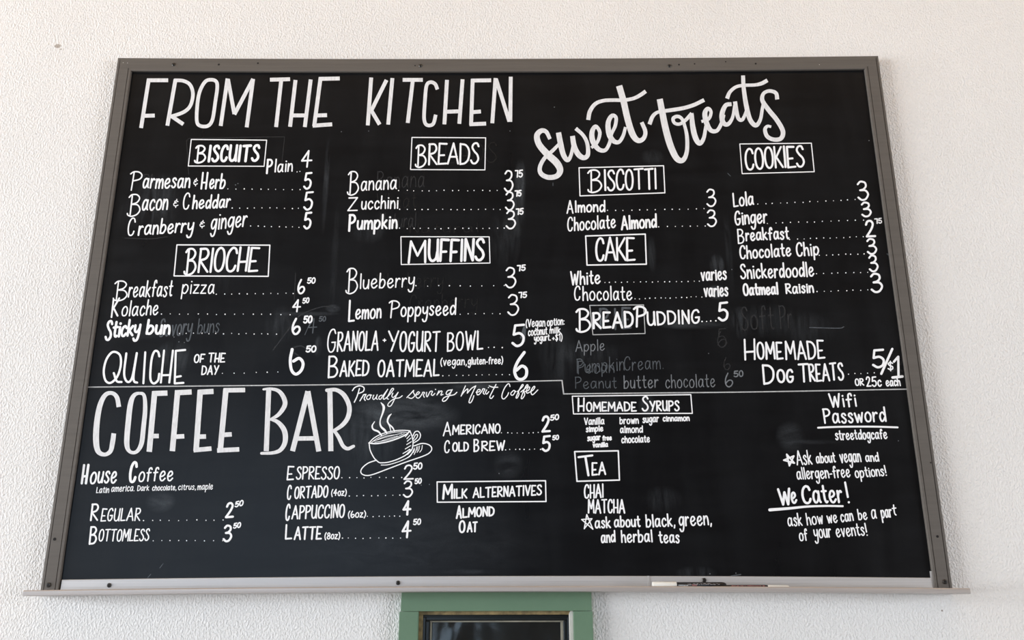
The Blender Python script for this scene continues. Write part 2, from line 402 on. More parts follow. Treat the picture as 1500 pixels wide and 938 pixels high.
# screws and holes
def screw(px, py, y, parent, r=.0034, dark=True):
    p = W(px, py, y); bm = bmesh.new()
    lathe(bm, [(0.0, r), (-.0010, r), (-.0020, r * .72), (-.0022, r * .3)], p, 'Y', 20)
    o = bobj('screw', bm, M_screw, parent=parent, smooth=False)
    bm = bmesh.new(); w = r * .17; l = r * .55
    box(bm, p.x - l, p.x + l, p.y - .0024, p.y - .0018, p.z - w, p.z + w); box(bm, p.x - w, p.x + w, p.y - .0025, p.y - .0018, p.z - l, p.z + l)
    # cross slot joined to the screw as black ridge, its recess shade put in the colour
    me = bpy.data.meshes.new('slot'); bm.to_mesh(me); bm.free(); me.materials.append(M_recess_shade)
    base = bmesh.new(); base.from_mesh(o.data)
    n0 = len(base.faces); base.from_mesh(me); base.faces.ensure_lookup_table()
    for f in list(base.faces)[n0:]: f.material_index = 1
    o.data.materials.append(M_recess_shade); base.to_mesh(o.data); base.free()
    return o
def hole(px, py, y, parent, r=.0023):  # flat black disc, the dark inside the hole put in its colour
    p = W(px, py, y); bm = bmesh.new(); lathe(bm, [(0.0004, r), (-.0002, r)], p, 'Y', 16)
    return bobj('screw_hole', bm, M_recess_shade, parent=parent)
for px, py in ((254.5, 94.6), (616, 96.4), (980.6, 96.6)): screw(px, py, YF, rt, .0042)
for px, py, r in ((320.5, 94.6, .0026), (377.8, 92.6, .0022), (608, 96.2, .0016), (994.6, 94.8, .0022), (1017.5, 93.6, .0018), (1063, 90.5, .0016), (1107, 93.3, .0023)): hole(px, py, YF - .0001, rt, r)
screw(71, 857.3, YF, rl, .0048); hole(80, 790.2, YF - .0001, rl, .0031)
screw(1384, 852.7, YF, rr, .0048); hole(1373.2, 786.2, YF - .0001, rr, .0026); hole(1363.5, 678, YF - .0001, rr, .0016)
for px, py in ((160, 857.8), (583.2, 854.2), (1031.5, 850.3)): screw(px, py, -.0202, rb, .0044)
for px, py in ((180.5, 91.8), (186.8, 92.2), (1200.3, 94.8)):    # small bare spots in the rail paint
    p = W(px, py, YF - .0001); bm = bmesh.new(); lathe(bm, [(0.0003, .0011), (-.0001, .0009)], p, 'Y', 8)
    bobj('paint_chip', bm, M_alu, parent=rt)

# ---------------------------------------------------------------- lettering: a single-stroke hand alphabet
# ~ = curve; coordinates in hundredths, baseline 0, capital height 100, x-height 62
GL = {
'A': (50, '0,0 25,100 50,0|8,34 43,34'), 'B': (42, '2,0 0,100|~0,99 24,98 36,80 24,58 3,53|~3,53 30,50 42,28 30,5 2,1'),
'C': (40, '~40,78 34,96 20,100 6,80 1,44 7,10 20,0 33,7 39,24'), 'D': (44, '2,0 0,100|~0,99 26,93 42,66 40,26 24,5 2,1'),
'E': (36, '36,98 2,100 0,0 38,2|1,42 26,43'), 'F': (36, '36,98 2,100 0,0|1,42 26,43'),
'G': (42, '~38,82 30,99 14,94 3,66 2,28 12,2 28,2 38,22 38,42|40,43 22,42'), 'H': (40, '1,0 2,100|38,0 40,100|1,38 38,39'),
'I': (0, '0,0 0,100'), 'K': (40, '1,0 1,100|38,98 3,42|8,50 40,0'), 'L': (34, '0,100 1,1 34,3'),
'M': (56, '0,0 5,100 29,32 53,100 56,0'), 'N': (38, '1,0 2,100 37,1 38,100'),
'O': (42, '~21,100 6,86 0,50 6,13 21,0 36,13 42,50 36,87 21,100'), 'P': (40, '2,0 2,100|~0,99 28,98 40,78 30,56 3,46'),
'Q': (46, '~21,100 6,86 0,50 6,13 21,0 36,13 42,50 36,87 21,100|~24,24 32,6 46,2'),
'R': (42, '2,0 2,100|~0,99 28,98 38,78 28,58 3,50|3,50 42,1'), 'S': (38, '~37,84 29,99 13,97 5,80 16,60 32,42 37,20 25,2 9,2 0,16'),
'T': (46, '0,98 46,100|23,98 23,0'), 'U': (40, '~0,100 0,36 6,8 18,0 32,12 37,42|38,100 38,34 41,0'), 'V': (42, '0,100 20,0 42,100'),
'W': (58, '0,100 16,0 31,78 43,0 58,100'), 'Y': (42, '0,100 20,50|42,100 14,0'), 'Z': (42, '2,98 40,98 0,2 42,2'),
'\u00df': (58, '14,94 14,4|~0,86 12,98 36,98 50,82 40,62 16,53|~16,53 44,50 58,28 46,6 22,-3 4,2 0,10'),
'\u00de': (52, '15,96 11,0|~0,88 14,99 38,97 52,80 44,60 16,50'),
'a': (40, '~33,50 22,62 8,54 1,28 6,4 17,2 28,18 34,42|~35,60 34,24 36,8 40,2'), 'b': (36, '2,100 1,0|~1,34 14,57 30,52 35,28 24,4 10,0 0,10'),
'c': (32, '~31,48 22,62 8,54 1,28 8,4 20,0 32,14'), 'd': (38, '~32,44 22,60 8,52 1,26 8,2 20,4 32,24|36,100 36,0'),
'e': (36, '~3,26 20,31 31,44 24,60 10,56 1,30 8,4 22,0 36,15'), 'f': (30, '~30,84 25,99 14,92 11,60 11,0|0,53 26,55'),
'g': (36, '~34,50 22,62 8,54 1,30 8,8 19,8 31,28 35,54|~36,61 34,0 26,-34 11,-38 2,-22'), 'h': (32, '1,100 0,0|~0,32 12,56 25,56 30,30 32,0'),
'i': (0, '0,60 1,0|.0,82'), 'k': (32, '0,100 1,0|28,58 2,24|8,30 32,0'), 'l': (0, '0,100 1,0'),
'm': (50, '0,60 0,0|~0,32 10,57 20,56 24,30 24,0|~24,32 35,57 45,56 49,30 50,0'), 'n': (31, '0,60 0,0|~0,32 12,57 24,56 30,30 31,0'),
'o': (36, '~18,62 5,50 0,28 6,5 18,0 30,7 36,32 30,54 18,62'), 'p': (36, '1,60 0,-36|~1,34 14,60 30,54 35,30 24,4 10,2 1,14'),
'r': (24, '1,60 0,0|~0,30 8,50 18,60 24,54'), 's': (28, '~27,50 20,61 8,59 4,46 16,32 26,18 20,2 8,0 0,10'),
't': (26, '~12,94 11,30 14,8 20,0 26,5|0,60 25,61'), 'u': (32, '~0,60 0,20 8,1 22,6 30,32|31,60 31,0'), 'v': (30, '0,60 14,0 30,62'),
'w': (46, '0,60 12,0 24,50 34,0 46,62'), 'y': (34, '~1,60 2,28 12,16 24,22 32,38|~34,60 32,0 24,-34 8,-38 0,-24'), 'z': (32, '0,58 30,58 0,2 32,2'),
'0': (42, '~21,100 5,80 0,45 8,6 21,0 36,14 42,52 36,88 21,100'), '1': (18, '0,80 18,100 17,0'),
'2': (42, '~2,76 10,96 26,99 35,80 26,48 1,2|1,2 42,3'), '3': (42, '~2,86 14,100 32,94 35,74 24,58 10,53|~10,53 32,51 42,30 31,5 14,0 0,14'),
'4': (46, '30,100 1,38 46,41|30,100 27,0'), '5': (42, '42,100 9,97 4,54|~4,54 26,60 41,42 36,12 17,0 0,14'),
'6': (40, '~16,100 3,62 1,26 12,1 28,3 40,26 34,46 18,46 3,26'), '7': (34, '0,98 34,97 26,0'),
'8': (38, '~34,82 20,100 5,82 14,60 32,42 37,18 20,0 3,16 8,42 28,60 34,82'),
'$': (36, '~35,78 20,90 4,76 14,54 32,40 32,16 16,8 0,20|20,104 17,-6'), '(': (14, '~14,104 2,70 1,28 12,-14'), ')': (14, '~0,104 13,70 14,28 2,-14'),
'!': (4, '0,100 3,28|.4,2'), '.': (0, '.0,2'), ',': (4, '4,6 0,-16'), ':': (2, '.0,52|.2,4'), '+': (30, '0,34 30,34|15,52 15,16'), '-': (18, '0,30 18,31'),
'&': (30, '~28,66 12,76 5,60 18,50|~18,50 1,42 4,16 18,12 30,22|18,96 18,84|16,6 16,-8'), '/': (40, '40,108 0,-8'),
'\u03bb': (26, '~13,94 11,30 14,8 20,0|0,60 26,61'),
}
def parse(s):
    out = []
    for part in s.split('|'):
        kind = 'p'
        if part[0] in '~.': kind = part[0]; part = part[1:]
        out.append((kind, [tuple(float(v) for v in q.split(',')) for q in part.split()]))
    return out
GL = {k: (a, parse(s)) for k, (a, s) in GL.items()}
def catmull(P, n=6):
    if len(P) < 3: return P
    closed = (abs(P[0][0] - P[-1][0]) < 1e-6 and abs(P[0][1] - P[-1][1]) < 1e-6)
    Q_ = [P[-2]] + P + [P[1]] if closed else [tuple(2 * a - b for a, b in zip(P[0], P[1]))] + P + [tuple(2 * a - b for a, b in zip(P[-1], P[-2]))]
    out = []
    for i in range(1, len(Q_) - 2):
        p0, p1, p2, p3 = Q_[i-1:i+3]
        for k in range(n):
            t = k / n
            out.append(tuple(.5 * (2*b + (c - a)*t + (2*a - 5*b + 4*c - d)*t*t + (3*b - a - 3*c + d)*t**3) for a, b, c, d in zip(p0, p1, p2, p3)))
    out.append(P[-1]); return out

class Ink:
    """one piece of lettering; strokes given in survey units, laid as paint film on the board"""
    cnt = 0
    def __init__(s, base=.0004): s.bm = bmesh.new(); s.any = False; s.base = base
    def _v(s, x, y, h): p = W(x, y, -0.0161 - h); return s.bm.verts.new(p)
    def ribbon(s, P, w, cap='round'):
        """P: [(x,y[,w])]"""
        Ink.cnt += 1; h = s.base + (Ink.cnt % 23) * .000012; s.any = True
        P = [(p[0], p[1], (p[2] if len(p) > 2 else w)) for p in P]
        q = [P[0]]
        for p in P[1:]:
            if math.hypot(p[0] - q[-1][0], p[1] - q[-1][1]) > .02: q.append(p)
        P = q
        if len(P) < 2: P = [(P[0][0] - .05, P[0][1], P[0][2]), (P[0][0] + .05, P[0][1], P[0][2])]
        n = len(P); L = []; Rr = []
        T = []
        for i in range(n):
            a = P[max(0, i-1)]; b = P[min(n-1, i+1)]; dx, dy = b[0] - a[0], b[1] - a[1]; d = math.hypot(dx, dy) or 1
            T.append((dx / d, dy / d))
        left = [s._v(P[i][0] - T[i][1] * P[i][2] / 2, P[i][1] + T[i][0] * P[i][2] / 2, h + .00006 * i / n) for i in range(n)]
        right = [s._v(P[i][0] + T[i][1] * P[i][2] / 2, P[i][1] - T[i][0] * P[i][2] / 2, h + .00006 * i / n) for i in range(n)]
        for i in range(n - 1): s.bm.faces.new((left[i], left[i+1], right[i+1], right[i]))
        if cap == 'round':
            for i, sgn in ((0, -1), (n - 1, 1)):
                r = P[i][2] / 2; tx, ty = T[i]; arc = []
                for k in range(1, 5):
                    a = math.pi * k / 5
                    # from left (normal (-ty,tx)) round the end to right
                    nx, ny = -ty * math.cos(a) + tx * sgn * math.sin(a), tx * math.cos(a) + ty * sgn * math.sin(a)
                    arc.append(s._v(P[i][0] + nx * r, P[i][1] + ny * r, h + .00006 * i / n))
                s.bm.faces.new([left[i]] + arc + [right[i]])
    def dot(s, x, y, r):
        Ink.cnt += 1; h = s.base + (Ink.cnt % 23) * .000012; s.any = True
        s.bm.faces.new([s._v(x + r * math.cos(t * math.pi / 4), y + r * math.sin(t * math.pi / 4), h) for t in range(8)])
    def poly(s, pts, w, curve=True, cap='round', o=(0, 0), k=1.0):
        P = [((p[0] / k + o[0]), (p[1] / k + o[1]), (p[2] / k if len(p) > 2 else w)) for p in pts]
        if curve: s.ribbon(catmull(P), w, cap)
        else:
            for a, b in zip(P, P[1:]): s.ribbon([a, b], w, cap)
    def text(s, txt, x0, x1, b0, b1, h, w=2.35, slant=0.015, xr=62, jit=1.0, sp=16):
        """ink spans x0..x1, baseline y b0..b1, capital height h"""
        w *= .87; S_ = []; cur = 0; prev = None
        for ch in txt:
            if ch == ' ': cur += 26; continue
            adv, st = GL[ch]
            if prev is not None: cur += sp + (3 if adv < 6 else 0) + (3 if prev < 6 else 0)
            prev = adv
            sc = 1 + R.uniform(-.05, .05) * jit; dy = R.uniform(-2.2, 2.2) * jit
            for kind, pts in st:
                q = []
                for X, Y in pts:
                    if ch.islower() and xr != 62: Y = Y * xr / 62 if Y <= 62 else xr + (Y - 62) * (100 - xr) / 38
                    q.append([cur + X * sc, Y + dy])
                S_.append((kind, q))
            cur += adv * sc
        ym = (b0 + b1) / 2; xm = (x0 + x1) / 2
        sh = (1.0 if len(txt) > 1 else 0.75) * (742 - xm) / (ym + 3823) + slant
        # shear, then fit
        asp = h / 100.0
        pts = [(X, Y * asp * sh) for _, q in S_ for X, Y in q]
        def span(k):
            v = [X * k + Y for X, Y in pts]; return min(v), max(v)
        if cur > 6:
            a_, b_ = 0.01, 3.0
            for _ in range(30):
                wr = (a_ + b_) / 2; lo, hi = span(wr)
                if hi - lo + w > x1 - x0: b_ = wr
                else: a_ = wr
        else: wr = asp
        lo, hi = span(wr)
        off = (x0 + x1) / 2 - (lo + hi) / 2
        for kind, q in S_:
            P = []
            for X, Y in q:
                x = X * wr + Y * asp * sh + off
                bl = b0 + (b1 - b0) * ((x - x0) / (x1 - x0) if x1 > x0 else 0)
                P.append((x, bl - w / 2 * .6 - Y * asp * (1 - w * .4 / h)))
            if kind == '.': s.dot(P[0][0], P[0][1], w * .58)
            elif kind == '~': s.ribbon(catmull(P, 5), w)
            else:
                for a, b in zip(P, P[1:]): s.ribbon([a, b], w * R.uniform(.93, 1.07))
    def done(s, name, parent, mat=None, label=None):
        if not s.any: s.bm.free(); return None
        bmesh.ops.recalc_face_normals(s.bm, faces=s.bm.faces)
        for f in s.bm.faces:
            if f.normal.y > 0: f.normal_flip()
        o = bobj(name, s.bm, mat or M_white, label, parent=parent)
        if name in ('dotted_leader', 'paint_specks', 'smudge_line'): o['kind'] = 'stuff'
        return o
class Tally:
    """collects title strokes and makes one object of every connected letter"""
    def __init__(s, sec): s.sec = sec; s.q = []
    def poly(s, pts, w, curve, cap, o, k):
        P = [(p[0] / k + o[0], p[1] / k + o[1]) for p in pts]
        F = catmull(P, 8) if curve else [(P[0][0] + (P[-1][0] - P[0][0]) * i / 24, P[0][1] + (P[-1][1] - P[0][1]) * i / 24) for i in range(25)]
        s.q.append(((pts, w, curve, cap, o, k), F))
    def flush(s, name, mat):
        n = len(s.q); par = list(range(n))
        def find(i):
            while par[i] != i: i = par[i]
            return i
        for i in range(n):
            for j in range(i):
                if min((a[0]-b[0])**2 + (a[1]-b[1])**2 for a in s.q[i][1] for b in s.q[j][1]) < 3.6 ** 2: par[find(i)] = find(j)
        for g in sorted({find(i) for i in range(n)}):
            k = Ink()
            for i in range(n):
                if find(i) == g: k.poly(*s.q[i][0])
            k.done(name, s.sec, mat)
def section(label):
    o = bpy.data.objects.new('menu_section', None); C.objects.link(o); o.parent = board
    o.matrix_parent_inverse = BI; o['label'] = label; return o
def T(sec, name, runs, label=None, mat=None, base=.0004):
    """runs: list of text() argument tuples; runs that touch form one word, every word is an object of its own"""
    words = []
    for r in runs:
        if words and r[1] - words[-1][-1][2] < 4.5 and abs(r[3] - words[-1][-1][4]) < 9 and r[0] != '(': words[-1].append(r)
        else: words.append([r])
    for wd in words:
        k = Ink(base)
        for r in wd:
            r = list(r); kw = r.pop() if isinstance(r[-1], dict) else {}
            k.text(*r, **kw)
        k.done(name, sec, mat, label)
def dots(sec, x0, x1, y0, y1, n, r=1.05):
    k = Ink()
    for i in range(n):
        t = i / (n - 1); k.dot(x0 + (x1 - x0) * t + R.uniform(-1.2, 1.2), y0 + (y1 - y0) * t + R.uniform(-.5, .5), r * R.uniform(.65, .95))
    k.done('dotted_leader', sec, M_white)
def rect(sec, tl, tr, br, bl, w, mat=None, label=None, name='heading_box'):
    k = Ink(); k.poly([tl, tr, br, bl, tl], w * .8, curve=False); k.done(name, sec, mat, label)
def price(sec, *runs): T(sec, 'price', runs)

# --- FROM THE KITCHEN
A = (180, 90); Bc = (470, 90); s5 = 4.99
sec = section('big white title reading FROM THE KITCHEN'); k = Tally(sec)
def st(o, *lines, w=28, sc=s5, cap='butt', curve=False):
    for l in lines: k.poly(l, w / sc, curve, cap, o, sc)
st(A, [(190,126),(133,487)], [(178,138),(331,138)], [(145,398),(233,396)], [(385,130),(325,470)], [(352,398),(442,460)])
st(A, [(375,138),(440,142),(490,170),(512,235),(495,320),(445,370),(348,405)], [(640,134),(600,150),(562,220),(545,310),(540,430),(562,470),(620,472),(655,425),(675,300),(690,190),(680,145),(640,134)], curve=True, w=26)
st(A, [(765,125),(715,472)], [(768,130),(815,385)], [(815,388),(952,128)], [(952,128),(905,482)], [(1075,134),(1222,130)], [(1157,140),(1120,480)],
   [(1262,136),(1222,478)], [(1373,132),(1330,480)], [(1235,395),(1350,395)])
c = Bc
st((0,0), [(469.6,114),(460.2,185)], [(467,115.6),(497.7,115)], [(463,169.2),(479,168.8)], [(458,184.2),(486.6,182.2)], w=5.7, sc=1)
st(c, [(368,118),(343,468)], [(480,136),(365,368)], [(365,352),(430,462)], [(523,122),(492,462)], [(598,135),(745,135)], [(672,140),(635,450)])
st(c, [(852,205),(835,165),(800,152),(772,180),(760,300),(755,420),(775,465),(820,458),(840,390)], curve=True, w=26)
st(c, [(922,135),(903,460)], [(1036,131),(1012,456)], [(915,368),(1015,365)], [(1110,128),(1098,465)], [(1100,140),(1245,138)], [(1100,372),(1170,366)], [(1086,460),(1208,455)],
   [(1277,122),(1253,452)], [(1280,128),(1378,440)], [(1388,112),(1385,442)])
k.flush('letter', M_brush)
# --- Sweet treats
sec = section('big white brush script reading Sweet treats'); k = Tally(sec); c = (770, 90); D = (1050, 90)
def sv(o, pts, cap='butt'): k.poly(pts, 30, True, cap, o, s5)
sv(c, [(178,568,26),(150,515,30),(112,508,36),(82,545,42),(100,610,46),(160,680,50),(225,740,52),(252,795,46),(228,838,38),(165,848,36),(112,820,34),(105,770,30),(140,705,28),(200,650,26),(248,600,22)])
sv(c, [(240,520,38),(255,600,40),(275,680,38),(305,722,32),(330,690,26),(348,610,22)]); sv(c, [(342,545,36),(355,620,38),(385,680,40),(425,705,36),(455,680,32),(450,600,28),(420,540,26),(366,490,28)])
sv(c, [(480,632,22),(524,590,24),(542,520,26),(512,475,28),(486,515,36),(490,580,40),(530,640,34),(580,650,28),(612,600,26),(628,530,24),(655,470,26),(660,410,26),(630,398,30),(603,450,36),(610,530,40),(640,580,36),(680,590,28),(712,545,26),(730,480,22)])
sv(c, [(683,178,46),(715,290,46),(745,420,46),(780,530,46),(820,578,38),(860,565,32),(875,515,30),(848,445,28)])
sv(c, [(457,428,30),(470,365,30),(510,310,28),(570,287,26),(640,283,26),(720,283,26),(790,270,26),(840,245,28),(878,218,28)])
sv(c, [(980,275,44),(1000,380,46),(1025,500,48),(1060,620,48),(1105,710,44),(1150,722,36),(1178,660,30),(1180,560,28),(1165,480,24),(1142,420,24),(1108,402,26),(1078,418,26),(1088,450,24),(1125,458,24),(1168,430,26),(1215,380,28)])
sv(c, [(1212,378,30),(1222,480,38),(1242,560,40),(1272,600,34),(1302,560,28),(1318,470,24)])
sv(c, [(905,460,30),(930,400,28),(970,370,24),(1050,358,28),(1150,342,28),(1230,318,28),(1305,282,28)])
sv(c, [(1285,440,22),(1338,420,24),(1355,370,24),(1332,345,28),(1310,380,36),(1322,450,38),(1355,505,32),(1400,505,28),(1432,450,26),(1450,390,22)])
sv(D, [(108,312,28),(65,322,32),(38,385,36),(45,445,36),(80,460,30),(115,410,24),(132,315,22)]); sv(D, [(133,293,30),(145,370,30),(160,420,28),(188,425,26),(213,370,22),(226,325,20)])
sv(D, [(192,103,28),(197,200,30),(215,320,34),(243,425,34),(285,468,32),(318,425,26),(333,345,24),(345,290,24)])
sv(D, [(75,272,30),(95,225,26),(140,187,24),(200,175,24),(280,172,24),(330,160,28),(370,138,28)])
sv(D, [(442,278,30),(432,232,28),(385,216,26),(342,235,26),(333,285,32),(375,350,34),(440,430,34),(483,510,34),(470,562,32),(420,572,30),(370,550,30),(352,500,28),(370,474,22),(398,478,18)])
k.flush('letter', M_brush)

# --- BISCUITS
sec = section('white lettered biscuit list, first block at the left')
rect(sec, (280.2,204.4), (390.6,205.4), (386.8,243.7), (275.8,243.3), 1.8)
T(sec, 'heading', [('\u00df',284,302,238.3,238.3,25.5,{'w':3}), ('ISCUITS',304,381.5,237.6,236.6,24,{'w':4.2,'sp':18})])
T(sec, 'item_name', [('P',389.5,400,255,255,21,{'w':3.2}), ('lain',402,429,252.5,251.5,19)]); dots(sec,434,440,251.5,251.5,2); price(sec, ('4',441,457.5,245.5,245.5,24.5,{'w':2.8}))
T(sec, 'item_name', [('\u00de',190.5,209,279.7,279.7,28), ('armesan',209,279,276.5,275.5,23,{'w':2.8}), ('&',283.5,290,272,272,11,{'w':1.6}), ('H',293.5,305.5,277.6,277.6,24.5,{'w':3}), ('erb',306.5,330.5,277,276.5,22,{'w':2.8})])
dots(sec,334.5,440,277,277.8,10); price(sec, ('5',444,457.8,277.2,277.2,24.5,{'w':3.4}))
T(sec, 'item_name', [('\u00df',185.5,206,317,317,32), ('acon',208,246.5,309,307.5,25,{'w':2.8}), ('&',254,261.5,303.5,303.5,12,{'w':1.6}), ('C',268,279,307.5,307.5,24), ('heddar',281,338.5,306.5,304,20,{'w':2.8})])
dots(sec,341,438,304.5,305.5,10); price(sec, ('5',444,459.8,308,308,27,{'w':3.4}))
T(sec, 'item_name', [('C',187,199,346,346,26), ('ranberry',201.5,285,345,339.5,22,{'w':2.8}), ('&',292.5,300,333.5,333.5,11,{'w':1.6}), ('ginger',307.5,363,337.5,331,26,{'w':2.6,'xr':60})])
dots(sec,367,439,331.5,333,8); price(sec, ('5',444,457.5,335.4,335.4,24.5,{'w':3.4}))
# --- BRIOCHE
sec = section('white lettered brioche and quiche list at the left')
rect(sec, (259.2,358.9), (395.3,359.3), (392.9,405), (254.9,404.4), 2.2)
T(sec, 'heading', [('\u00df',268.5,288,402.3,402.3,38.5,{'w':3.4}), ('RIOCHE',289,381.5,399.8,398,35.5,{'w':3.8,'sp':11})])
T(sec, 'item_name', [('\u00df',165,187,440,440,29), ('reakfast',187,254,436,434.5,24), ('pizza',264.5,314.5,431,430.3,22,{'w':2.2})]); dots(sec,318,430,431,430,11)
price(sec, ('6',435.5,447,430.5,430.5,21,{'w':3}), ('50',449.5,462.5,415.8,415.2,8.4,{'w':2.2}))
T(sec, 'item_name', [('K',162,176,466.5,463,26.5,{'w':3}), ('olache',178,232,463.5,461.8,22.5)]); dots(sec,236,424,460.5,460.8,15)
price(sec, ('4',428,441,457,457,18,{'w':2.6}), ('50',442.6,453.4,445,444,7.8,{'w':2}))
T(sec, 'item_name', [('S',153,166,499,499,29,{'w':4}), ('ticky',165,207.5,495.5,490,24,{'w':4,'sp':11}), ('bun',213,250,489.8,489.8,21.5,{'w':4.2})]); dots(sec,262,404,488.5,489.5,14)
price(sec, ('6',427,440.5,490.3,490.3,23.5,{'w':3.6}), ('50',443.8,458,473.8,473.2,10.5,{'w':2.8}))
k = Ink(); q = (130, 390); z = 4.6875
for l in ([(165,590),(122,640),(103,720),(115,785),(150,802),(195,760),(220,680),(213,610),(165,590)], [(172,735),(192,790),(225,796)], [(258,600),(243,740),(265,795),(298,765),(330,598)], [(330,598),(308,745),(312,792),(332,800)], [(485,620),(475,588),(450,588),(430,650),(423,770),(445,806),(475,785),(484,740)]):
    k.poly(l, 3.2, True, 'round', q, z)
for l in ([(388,592),(375,805)], [(517,580),(495,800)], [(578,580),(553,800)], [(503,750),(560,748)], [(598,582),(590,805)], [(600,582),(662,576)], [(600,762),(632,756)], [(590,806),(650,802)]):
    k.poly(l, 3.0, False, 'round', q, z)
k.done('item_name', sec, M_white)
T(sec, 'small_note', [('OF',284,301,531.8,531.2,12.2,{'w':2.4}), ('THE',305.5,331,531,530.8,13.5,{'w':2.4}), ('DAY',294.5,321.5,549.5,549,13.3,{'w':2.4})]); dots(sec,326,407,547,545.5,6)
k = Ink(); k.poly([(150,708),(135,790),(145,870),(180,902),(222,870),(235,815),(205,778),(160,800)], 4.4, True, 'round', (400,380), 5.357)
k.text('50',447.5,463.7,516.6,516,9.4,w=2.6); k.done('price', sec)
# --- BREADS
sec = section('white lettered bread list, second block')
rect(sec, (603.5,201.4), (711.4,202), (710.3,249), (601.4,248.5), 1.8)
T(sec, 'heading', [('\u00df',607.5,625,244.5,244.5,32.5,{'w':2.8}), ('READS',627,702.5,241.8,241,31,{'w':3.2,'sp':9})])
T(sec, 'item_name', [('\u00df',508,526,285,285,34.5), ('anana',528.5,581.5,279.8,277,22)]); dots(sec,585,728,279.3,279.3,14); price(sec, ('3',738,752.3,281.5,281.5,31,{'w':2.8}), ('75',754,766.2,260.3,259.6,10.6,{'w':2.4}))
T(sec, 'item_name', [('Z',508.6,524.6,310,309.5,20), ('ucchini',529,584,307.2,305.5,19)]); dots(sec,586,733,307,307,15); price(sec, ('3',739.6,754,308,308,27,{'w':2.8}), ('75',753.7,764.2,288.4,287.4,8.8,{'w':2.4}))
T(sec, 'item_name', [('P',509.8,521.8,339.5,339.5,24.5,{'w':3.8}), ('umpkin',522.5,582.5,336.5,335.3,21,{'w':3.2})]); dots(sec,586,738,334.8,334.8,16); price(sec, ('3',740.6,756,335.8,335.8,27,{'w':2.8}), ('75',755.4,767.2,315.2,314.2,9,{'w':2.4}))
# --- MUFFINS
sec = section('white lettered muffin list, second block')
rect(sec, (587.3,346.9), (716.6,347.1), (717.8,385.5), (587.8,387.7), 1.8)
T(sec, 'heading', [('M',597,624.5,385.5,384.5,32.5,{'w':3.8}), ('UFFINS',626.5,710.6,383.5,382.5,32.5,{'w':4.4,'sp':12})])
T(sec, 'item_name', [('\u00df',505.8,524.5,429.5,429.5,37), ('lueberry',527,608,423.8,420,22)]); dots(sec,610,738,419,418.6,9); price(sec, ('3',739.6,756.5,421.5,421.5,30,{'w':2.8}), ('75',757,770.2,397.6,396.8,8.6,{'w':2.4}))
T(sec, 'item_name', [('L',509.7,519.8,471.5,471,31.5,{'w':3.2}), ('emon',520.3,559,468.2,466,22.5,{'w':2.8}), ('\u00de',569.3,586,466.3,466.3,25.5), ('oppyseed',586.5,669,464.5,461.2,24.5,{'w':2.6,'xr':56})]); dots(sec,673,744,460.4,459.8,7)
price(sec, ('3',743,760.5,461.8,461.8,30.5,{'w':2.8}), ('75',759.3,772.2,437.2,436,8.5,{'w':2.2}))
# --- GRANOLA / OATMEAL
sec = section('white capitals for granola bowl and baked oatmeal')
T(sec, 'item_name', [('G',479.2,492.6,516,516,34), ('RANOLA',493,554.5,515,513.8,28.5,{'w':2.8}), ('+',560.5,566,502.5,502.5,11,{'w':1.8}), ('Y',568.5,585,515.5,515.3,30,{'w':2.8}), ('OGURT',585,645.7,516,514.8,29.5,{'w':3}), ('BOWL',654.5,708,515,512.4,27.5,{'w':2.8})])
dots(sec,714.5,735,509.6,509.3,3,1.2); price(sec, ('5',749,769.3,508,507.8,32.5,{'w':4.2}))
T(sec, 'small_note', [('(Vegan',770,799,479.5,478.5,11,{'w':1.7,'jit':.4,'xr':75}), ('option:',801,827,478.2,475.8,10.5,{'w':1.7,'jit':.4,'xr':75}), ('coconut',773.3,802,492.6,490,11,{'w':1.7,'jit':.4,'xr':70}), ('milk',804.8,821.5,489,488,9,{'w':1.7,'xr':75}),
   ('yogurt.',782,807,500.8,499,9,{'w':1.7,'xr':75}), ('+$1)',808.5,824,500.3,499,10.5,{'w':1.6})])
T(sec, 'item_name', [('B',480,495.5,553.8,553.3,32,{'w':3}), ('AKED',496.8,541.3,551.8,551.2,23,{'w':3}), ('OATMEAL',552.8,644,552.6,551.6,24.5,{'w':3})])
T(sec, 'small_note', [('(vegan,',645,684,536.3,535,11,{'w':1.8,'xr':72}), ('gluten-free)',685,737,534.8,533.2,10.5,{'w':1.8,'xr':68})]); dots(sec,648,746,550.5,549,11)
k = Ink(); k.poly([(768,516.5),(758.5,530),(753.8,543),(757,553.5),(764,556),(770.5,551),(771,541),(764.5,536.5),(756,543)], 4.4, True); k.done('price', sec)
# --- BISCOTTI
sec = section('white lettered biscotti list, third block')
rect(sec, (848.2,245.9), (972,242.9), (974,282.6), (849.6,287.1), 2)
T(sec, 'heading', [('\u00df',860,882.3,282.5,282,33,{'w':2.8}), ('ISCOTTI',884.5,962,280,276.8,30.5,{'w':3.2,'sp':11})])
T(sec, 'item_name', [('A',829.8,840.2,313.2,313,19), ('lmond',842,887,311.8,310.5,17,{'w':2.8})]); dots(sec,890,1032,308.6,305.8,13); price(sec, ('3',1034.6,1049.5,303.5,303,25.5,{'w':2.8}))
T(sec, 'item_name', [('C',830.8,839.4,339.3,339.3,20.5), ('hocolate',840.5,902.5,338.6,334,20,{'w':2.6}), ('Almond',909.5,962.6,337,333.4,20,{'w':3.2})]); dots(sec,966,1034,332.2,331,7); price(sec, ('3',1035.4,1050.3,332.5,332,24.5,{'w':2.8}))
